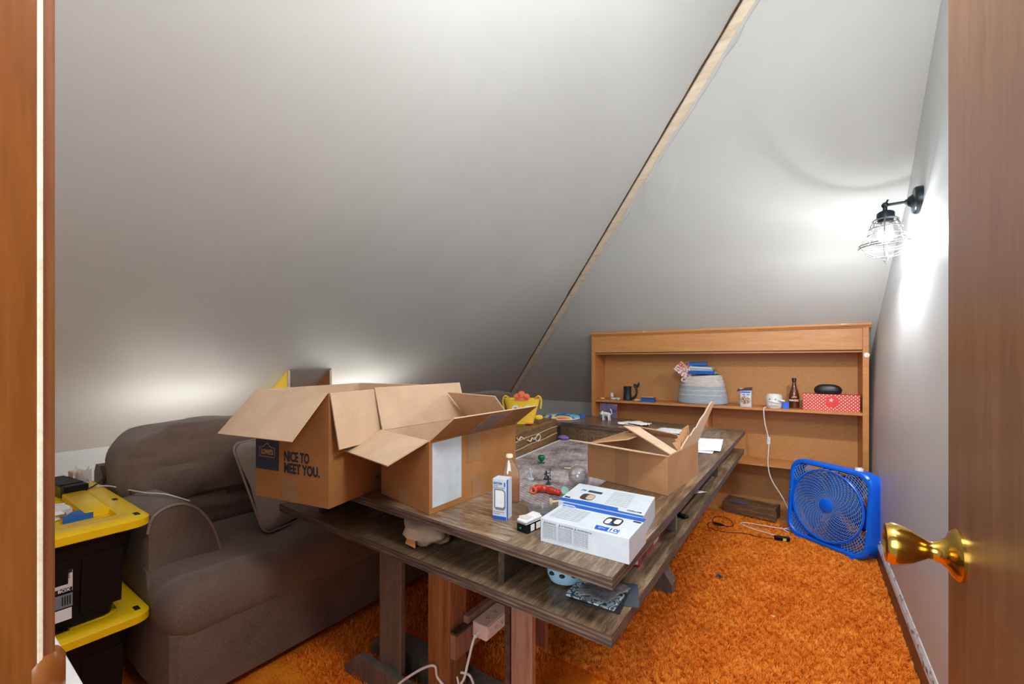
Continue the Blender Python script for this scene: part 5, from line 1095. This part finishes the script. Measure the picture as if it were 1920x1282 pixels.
# stack of cards in a plastic sleeve
gC = 'flat game cards on the lower tier'
def flat(name, label, loc, rz, sx_, sy_, th_, mat, cat='card', grp=None):
    b = MB(); b.prism(rrect(-sx_/2, sx_/2, -sy_/2, sy_/2, 0.004, 3), 0, th_); o = b.build(name, mat, None, loc=loc, rot=(0, 0, rz)); tag(o, label, cat, grp); return o
flat('card_tray', 'black flat tray under the camouflage card', (-0.440, 1.035, ZL+0.001), 0.12, 0.13, 0.105, 0.005, 'print_black', 'tray')
flat('game_card', 'grey camouflage printed card topmost on the black tray', (-0.448, 1.040, ZL+0.007), 0.02, 0.13, 0.11, 0.004, 'camo_print')
flat('game_card', 'dark slate card sticking out right of the camouflage card', (-0.398, 1.082, ZL+0.001), 0.35, 0.085, 0.11, 0.003, 'case_slate')
sheet('plastic_sleeve', 'crinkled clear plastic sleeve over the camouflage card', [(-0.49, 1.00), (-0.40, 0.99), (-0.375, 1.09), (-0.48, 1.11)], ZL+0.012, 'clear_plastic', 0.012, 'sleeve', 9)
# red books stacked between the tiers at the right
for k, (mt, lab) in enumerate((('book_red', 'red hardcover book lowest between the table tiers'), ('book_orange', 'orange and red book topmost between the table tiers'))):
    t = thing('book', lab, 'book', (-0.408-0.006*k, 1.255, ZL+0.001+0.024*k), math.radians(1.5+k), 'books between the table tiers'); x_, y_, z_ = -0.20, 0.33, 0.022
    b = MB(); b.box((x_, 0, 0), (0, y_, 0.0025)); b.box((x_, 0, z_-0.0025), (0, y_, z_)); b.box((-0.003, 0, 0.0025), (0, y_, z_-0.0025)); b.build('cover', mt, t)
    b = MB(); b.box((x_+0.004, 0.004, 0.0027), (-0.0032, y_-0.004, z_-0.0027)); b.build('page_block', 'book_pages', t)
    b = MB(); b.box((0.0001, 0.10 if k else 0.16, 0.005), (0.0006, 0.19 if k else 0.22, 0.017)); b.build('spine_title', 'dust_white' if k == 0 else 'book_black', t)
    b = MB(); b.box((0.0001, 0.03, 0.004), (0.0006, 0.07, 0.018)); b.box((0.0001, 0.25, 0.004), (0.0006, 0.29, 0.018)); b.build('spine_patch', 'book_black', t)
b = MB(); b.box((-0.055, -0.012, 0), (0.055, 0.012, 0.008), 0.002); tag(b.build('black_stick', 'black_plastic', None, loc=(-0.430, 1.77, ZL+0.001), rot=(0, 0, -0.45)), 'black flat stick on the lower tier behind the divider', 'stick')
sheet('paper_sheet', 'white paper corner poking out between the tiers', [(-0.53, 2.02), (-0.44, 2.06), (-0.377, 2.14), (-0.52, 2.16)], ZL+0.001, 'paper', 0.003, 'paper', 6)

# ------------------------------------------------------------------ sofa
sf = thing('sofa', 'long brown-grey tufted fabric sofa along the left slope', 'sofa', (0, 0, 0))
SY0, SY1 = 0.516, 3.72
b = MB(); b.box((-2.72, SY0+0.01, 0.035), (-1.745, SY1-0.01, 0.30), 0.02); b.build('base', 'sofa_fabric', sf, True)
for xx, yy in ((-1.80, 1.90), (-1.80, 3.55), (-2.65, 0.60), (-2.65, 3.6), (-1.80, 0.58)):
    b = MB(); b.box((xx-0.03, yy-0.03, 0), (xx+0.03, yy+0.03, 0.04)); b.build('leg', 'post_orange', sf)
# seat: one long rolled-edge cushion with tufts
def seat():
    b = MB(); ny_ = 280; prof_n = 100
    # closed section in x-z: rolled front
    sec = []
    for i in range(prof_n+1):
        t_ = i/prof_n
        if t_ < 0.45:   # top from the back to the front
            x_ = -2.55+(0.72)*(t_/0.45); z_ = 0.445+0.035*math.sin(PI*t_/0.45)*1.0
        else:           # front roll
            a = (t_-0.45)/0.55*PI; x_ = -1.83+0.112*math.sin(a)**0.75 if math.sin(a) > 0 else -1.83; z_ = 0.355+0.10*math.cos(a)
            x_ = -1.83+0.112*(max(0, math.sin(a))**0.6)
        sec.append((x_, z_))
    sec.append((-2.55, 0.26))
    loops = []
    for j in range(ny_+1):
        y_ = SY0+(SY1-SY0)*j/ny_; ed = min(1, min(y_-SY0, SY1-y_)/0.07); rf = math.sqrt(max(0.0, 1-(1-ed)**2))
        lp = []
        for (x_, z_) in sec:
            cx_, cz_ = -2.1, 0.36
            xx = x_ if x_ < -1.9 else cx_+(x_-cx_)*(0.86+0.14*rf); zz = cz_+(z_-cz_)*(0.35+0.65*rf) if x_ > -1.95 else z_-0.0*(1-rf)
            dz = 0
            if z_ > 0.42 and x_ < -1.80:
                for bx_ in (-2.02, -2.30):
                    for m_ in range(14):
                        by_ = 0.98+0.245*m_+(0.12 if bx_ < -2.1 else 0); dd2 = ((x_-bx_)**2+(y_-by_)**2)
                        dz -= 0.034*math.exp(-dd2/0.0016)+0.014*math.exp(-dd2/0.010)
            w_ = 0.008*noise.noise(Vector((xx*4, y_*4, z_*4)))+0.003*noise.noise(Vector((xx*14, y_*14, z_*14)))
            lp.append((xx+w_*0.5, y_, zz+dz+w_))
        loops.append(lp)
    b.loft(loops); return b.build('seat_cushion', 'sofa_fabric', sf, True)
seat()
for bx_ in (-2.02, -2.30):
    for m_ in range(11):
        by_ = 0.98+0.245*m_+(0.12 if bx_ < -2.1 else 0)
        if by_ > 3.4: continue
        b = MB(); b.ball((0, 0, 0), (0.011, 0.011, 0.006), 12, 6); b.build('tuft_button', 'sofa_fabric', sf, True, loc=(bx_, by_, 0.433))
def arm(y0, y1, flip):
    s_ = lambda y: (y1+y0-y) if flip else y
    pr = [(y0, 0.06), (y0, 0.60), (y0+0.015, 0.655), (y0+0.06, 0.682), (y0+0.11, 0.680), (y0+0.155, 0.650), (y0+0.19, 0.60), (y0+0.215, 0.54), (y0+0.235, 0.46), (y0+0.24, 0.38), (y0+0.24, 0.06)]
    def sec(x, k): cy_, cz_ = (y0+y1)/2, 0.36; return [(x, s_(cy_+(y-cy_)*k), cz_+(z-cz_)*k) for y, z in pr]
    b = MB(); b.loft([sec(-2.75, 0.96), sec(-2.735, 1.0), sec(-2.4, 1.0), sec(-2.0, 1.0), sec(-1.965, 0.99), sec(-1.953, 0.96)]); o = b.build('armrest', 'sofa_fabric', sf, True)
    b = MB(); q = sec(-1.956, 0.985); b.tube(spline(q[1:10], 4), 0.005, 7); b.build('piping', 'piping_fabric', o, True)
arm(SY0+0.002, SY0+0.242, False); arm(SY1-0.242, SY1-0.002, True)
b = MB(); b.loft([[(-2.76, y, 0.06), (-2.62, y, 0.06), (-2.62, y, 0.70), (-2.66, y, 0.74), (-2.73, y, 0.74), (-2.76, y, 0.70)] for y in (SY0+0.02, SY1-0.02)]); b.build('back_frame', 'sofa_fabric', sf, True)
def puff(p):
    # pillow back slumps a little at the front and is creased across its lower third
    c = 0.035*math.exp(-((p.z+0.09+0.06*p.y)/0.022)**2)+0.02*math.exp(-((p.z+0.02-0.35*p.y)/0.014)**2)*max(0, min(1, p.y*6)) if p.x > 0 else 0
    c += 0.014*noise.noise(Vector((p.x*3, p.y*6+p.z*9, p.z*16)))
    c += 0.016*(1-abs(noise.noise(Vector((p.x*5, p.y*5+p.z*7, p.z*13))))*2)**3*0.6 + 0.004*math.sin(p.z*70+3*p.y)*math.exp(-((p.y+0.30)/0.06)**2)
    return Vector((p.x-c-0.05*(p.z/0.25)*0.6, p.y, p.z))
ys_ = [(0.535, 1.27), (1.29, 2.02), (2.04, 2.77), (2.79, 3.52)]
for k, (ya, yb) in enumerate(ys_):
    cushion('back_cushion', (0.36, yb-ya, 0.50), 'sofa_fabric', sf, (-2.435, (ya+yb)/2, 0.685), None, (0.38, 0.5), 0.024, 4.2, puff, 110, 60)
    b = MB(); pts = []
    for i in range(41):
        a = 2*PI*i/40*0.5-0.3; pts.append((-2.435+0.13*math.cos(a*1.9), (ya+0.0)+0.10+0.01*math.sin(i), 0))
    b.bm.free()
# throw pillow
def thr(p):
    k = 1-0.35*(abs(p.x)/0.22)**2*0-0.0; d_ = min(1, (1.02-max(abs(p.x)/0.22, abs(p.y)/0.22))*2.4); return Vector((p.x*(1+0.08*abs(p.y/0.22)), p.y*(1+0.08*abs(p.x/0.22)), p.z*max(0.08, d_)**0.6))
tp = thing('throw_pillow', 'light taupe throw pillow leaning on the sofa back', 'pillow', (-2.10, 1.12, 0.655), rot=(0, math.radians(62), math.radians(14)))
cushion('pillow_cover', (0.40, 0.44, 0.17), 'pillow_fabric', tp, (0, 0, 0), None, (0.25, 0.9), 0.008, 6, thr)
b = MB(); b.tube([(x*1.0, y*1.0, 0) for x, y in rrect(-0.215, 0.215, -0.235, 0.235, 0.04, 5)], 0.0045, 7, True); b.build('piping', 'piping_fabric', tp, True)

# ------------------------------------------------------------------ storage totes
def tote(label, loc, H=0.327, top=True):
    t = thing('storage_tote', label, 'storage box', loc, group='stacked black and yellow totes')
    Wx, Wy = 0.79, 0.46   # extends to -x and -y from its right far corner at (0, 0)
    def lp(o_, z, r=0.05): return [(x, y, z) for x, y in rrect(-Wx+o_, -o_, -Wy+o_, -o_, r, 6)]
    b = MB(); b.loft([lp(0.085, 0.0, 0.03), lp(0.045, H-0.10, 0.04), lp(0.038, H-0.055, 0.04), lp(0.028, H-0.05, 0.04), lp(0.028, H-0.03, 0.04)]); b.build('body', 'black_plastic', t, True)
    for k in range(2):
        b = MB(); b.extrude([(-0.068, -0.17-0.13*k, 0.04), (-0.068, -0.07-0.13*k, 0.04), (-0.046, -0.07-0.13*k, H-0.10), (-0.046, -0.17-0.13*k, H-0.10)], (0.004, 0, 0)); b.build('rib', 'black_plastic', t)
    b = MB(); z1 = H
    b.loft([lp(0.008, z1-0.040), lp(0.0, z1-0.036), lp(0.0, z1-0.012), lp(0.010, z1-0.002), lp(0.022, z1), lp(0.060, z1), lp(0.070, z1-0.006), lp(0.072, z1-0.022), lp(0.2, z1-0.024)], False, True); b.loft([lp(0.008, z1-0.040), lp(0.03, z1-0.040)], False, False); b.build('lid', 'yellow_plastic', t, True)
    # raised blocks at the short side and a step at the corner
    b = MB(); b.box((-0.56, -0.135, z1-0.024), (-0.20, -0.066, z1+0.002), 0.006); b.build('lid_ridge', 'yellow_plastic', t, True)
    b = MB(); b.box((-0.125, -0.19, z1-0.024), (-0.066, -0.066, z1-0.008), 0.006); b.build('lid_ridge', 'yellow_plastic', t, True)
    b = MB(); b.box((-0.135, -0.44, z1-0.024), (-0.066, -0.30, z1+0.002), 0.006); b.build('lid_ridge', 'yellow_plastic', t, True)
    for x_, y_ in ((-0.045, -0.035), (-0.31, -0.032), (-0.60, -0.032)):
        b = MB(); b.box((x_-0.018, y_-0.008, z1-0.001), (x_+0.018, y_+0.008, z1+0.0006), 0.002); b.build('lid_hole', 'print_black', t)
    for k in range(3):
        b = MB(); b.tube([(-0.60+0.03*k, -0.34+0.04*k, z1-0.0235), (-0.25+0.05*k, -0.16-0.02*k, z1-0.0235)], 0.0015, 5); b.build('lid_rib', 'yellow_plastic', t)
    return t
T1 = tote('black tote with yellow lid, topmost of the stack by the door', (-1.868, 0.513, 0.365))
T2 = tote('black tote with yellow lid, lower in the stack by the door', (-1.868, 0.513, 0.001), 0.364)
# paper label on the upper tote's front end
lbx = -0.052
Rl = frame((0, 1, 0), (0, 0, 1))
def lab(y0, y1, z0, z1, mat, nm, off=0.0): b = MB(); b.box((lbx+off, y0, z0), (lbx+off+0.0012, y1, z1)); return b.build(nm, mat, T1)
lab(-0.270, -0.190, 0.128, 0.208, 'dust_white', 'paper_label'); lab(-0.270, -0.190, 0.080, 0.122, 'print_grey', 'paper_label'); lab(-0.270, -0.192, 0.040, 0.076, 'paper', 'paper_label'); lab(-0.270, -0.191, 0.186, 0.207, 'print_black', 'label_band', 0.0008); lab(-0.270, -0.191, 0.128, 0.141, 'print_black', 'label_band', 0.0008)
text('label_lettering', 'le', 0.026, 'paper', T1, (lbx+0.0022, -0.218, 0.197), Rl, 0.0002, 'LEFT', 0.0008)
text('label_lettering', 'GE', 0.017, 'print_black', T1, (lbx+0.0016, -0.217, 0.177), Rl, 0.0002, 'LEFT', 0.0004)
text('label_lettering', 'BOX', 0.013, 'paper', T1, (lbx+0.0022, -0.223, 0.1345), Rl, 0.0002, 'LEFT', 0.0004)
for k in range(4): lab(-0.214+0.0055*k, -0.211+0.0055*k, 0.088, 0.116, 'print_black', 'barcode_bar', 0.001)
text('label_lettering', '27 GAL', 0.008, 'print_navy', T1, (lbx+0.0016, -0.226, 0.160), Rl, 0.0001)
ZLD = 0.692-0.024
# things on the upper lid (local to world: corner (-1.868,.53))
t = thing('charger_block', 'dark olive charger block lying on the upper yellow lid', 'charger', (-2.54, 0.41, ZLD), math.radians(8))
b = MB(); b.box((-0.13, -0.04, 0), (0.11, 0.03, 0.048), 0.006); b.build('body', 'olive_plastic', t)
b = MB(); b.box((0.07, -0.042, 0.002), (0.115, 0.032, 0.051), 0.007); b.build('end_cap', 'black_plastic', t)
b = MB(); b.box((-0.13, -0.041, 0.0482), (0.068, 0.031, 0.0535), 0.003); b.build('top_strip', 'black_plastic', t)
b = MB(); b.tube(spline([(0.112, 0.0, 0.02), (0.11, 0.05, 0.035), (0.02, 0.12, 0.05), (-0.14, 0.20, 0.085), (-0.32, 0.28, 0.12)], 8), 0.0022, 6); b.build('cable', 'black_plastic', t, True)
b = MB(); b.extrude([(-0.055, -0.035, 0), (0.02, -0.04, 0), (0.075, 0.0, 0), (0.055, 0.028, 0), (-0.02, 0.02, 0)], (0, 0, 0.022))
tg = thing('cleaning_block', 'bright blue scouring block on the yellow lid', 'sponge', (-2.105, 0.375, ZLD), math.radians(95)); b.build('foam', 'blue_block', tg)
b = MB(); b.extrude([(-0.054, -0.034, -0.0005), (0.02, -0.039, -0.0005), (0.074, 0.0, -0.0005), (0.054, 0.027, -0.0005), (-0.02, 0.019, -0.0005)], (0, 0, 0.006)); b.build('backing', 'navy', tg)
blob('tissue_ball', 'crumpled white tissue at the left on the yellow lid', 'tissue', (-2.17, 0.315, ZLD), (0.11, 0.08, 0.05), 'tissue', 14, amp=1.0)
t = thing('plug_and_tissue', 'white plug adapter with wispy tissue on the yellow lid', 'plug', (-2.62, 0.455, ZLD), 0.2)
b = MB(); b.box((-0.03, -0.02, 0), (0.02, 0.02, 0.075), 0.004); b.build('plug_body', 'rosy_plastic', t)
b = MB()
for k in range(7):
    a = k*0.9; b.extrude([(0.02, -0.01, 0.0), (0.07+0.02*math.sin(a), 0.02*math.cos(a), 0.0), (0.06+0.03*math.cos(a), 0.02*math.sin(a), 0.05+0.05*abs(math.sin(a))), (0.01, 0.0, 0.04)], (0.001, 0.001, 0.001))
b.build('tissue_wisp', 'tissue', t)
b = MB(); b.tube(spline([(-0.005, 0, 0.075), (0.0, -0.005, 0.10), (0.02, -0.02, 0.05), (0.06, -0.04, 0.015), (0.12, -0.03, 0.02), (0.20, -0.01, 0.03)], 6), 0.002, 6); b.build('cord', 'white_plastic', t, True)
b = MB(); b.tube(spline([(-2.47, 0.47, 0.697), (-2.40, 0.515, 0.697), (-2.30, 0.545, 0.692), (-2.17, 0.575, 0.694), (-2.09, 0.615, 0.692), (-2.05, 0.68, 0.655)], 8), 0.0028, 6); tag(b.build('grey_cord', 'white_plastic', None, True), 'pale cord running from the yellow lid over the sofa arm', 'cord')

# ------------------------------------------------------------------ wedge bracket on the left slope
wb = thing('slope_bracket', 'yellow edged wedge frame fixed to the left slope behind the boxes', 'frame', (-2.69, 1.41, 0.93))
zt = zA(-2.69)-0.93-0.002
for y_ in (0.0, 0.292):
    b = MB(); b.extrude([(0, y_, 0), (0, y_, zt), (-zt/SA, y_, 0)], (0, 0.010, 0)); b.build('side_panel', 'chick_yellow' if y_ == 0 else 'bookcase_wood', wb, label='yellow painted side panel' if y_ == 0 else 'brown side panel')
b = MB(); b.box((-0.004, 0.0, 0), (0.004, 0.014, zt-0.004)); b.build('front_edge', 'batten_wood', wb); b = MB(); b.box((-0.004, 0.288, 0), (0.004, 0.302, zt-0.004)); b.build('front_edge', 'batten_wood', wb)
b = MB(); b.box((-zt/SA+0.01, 0.010, 0), (0, 0.292, 0.008)); b.build('bottom_panel', 'bookcase_wood', wb)
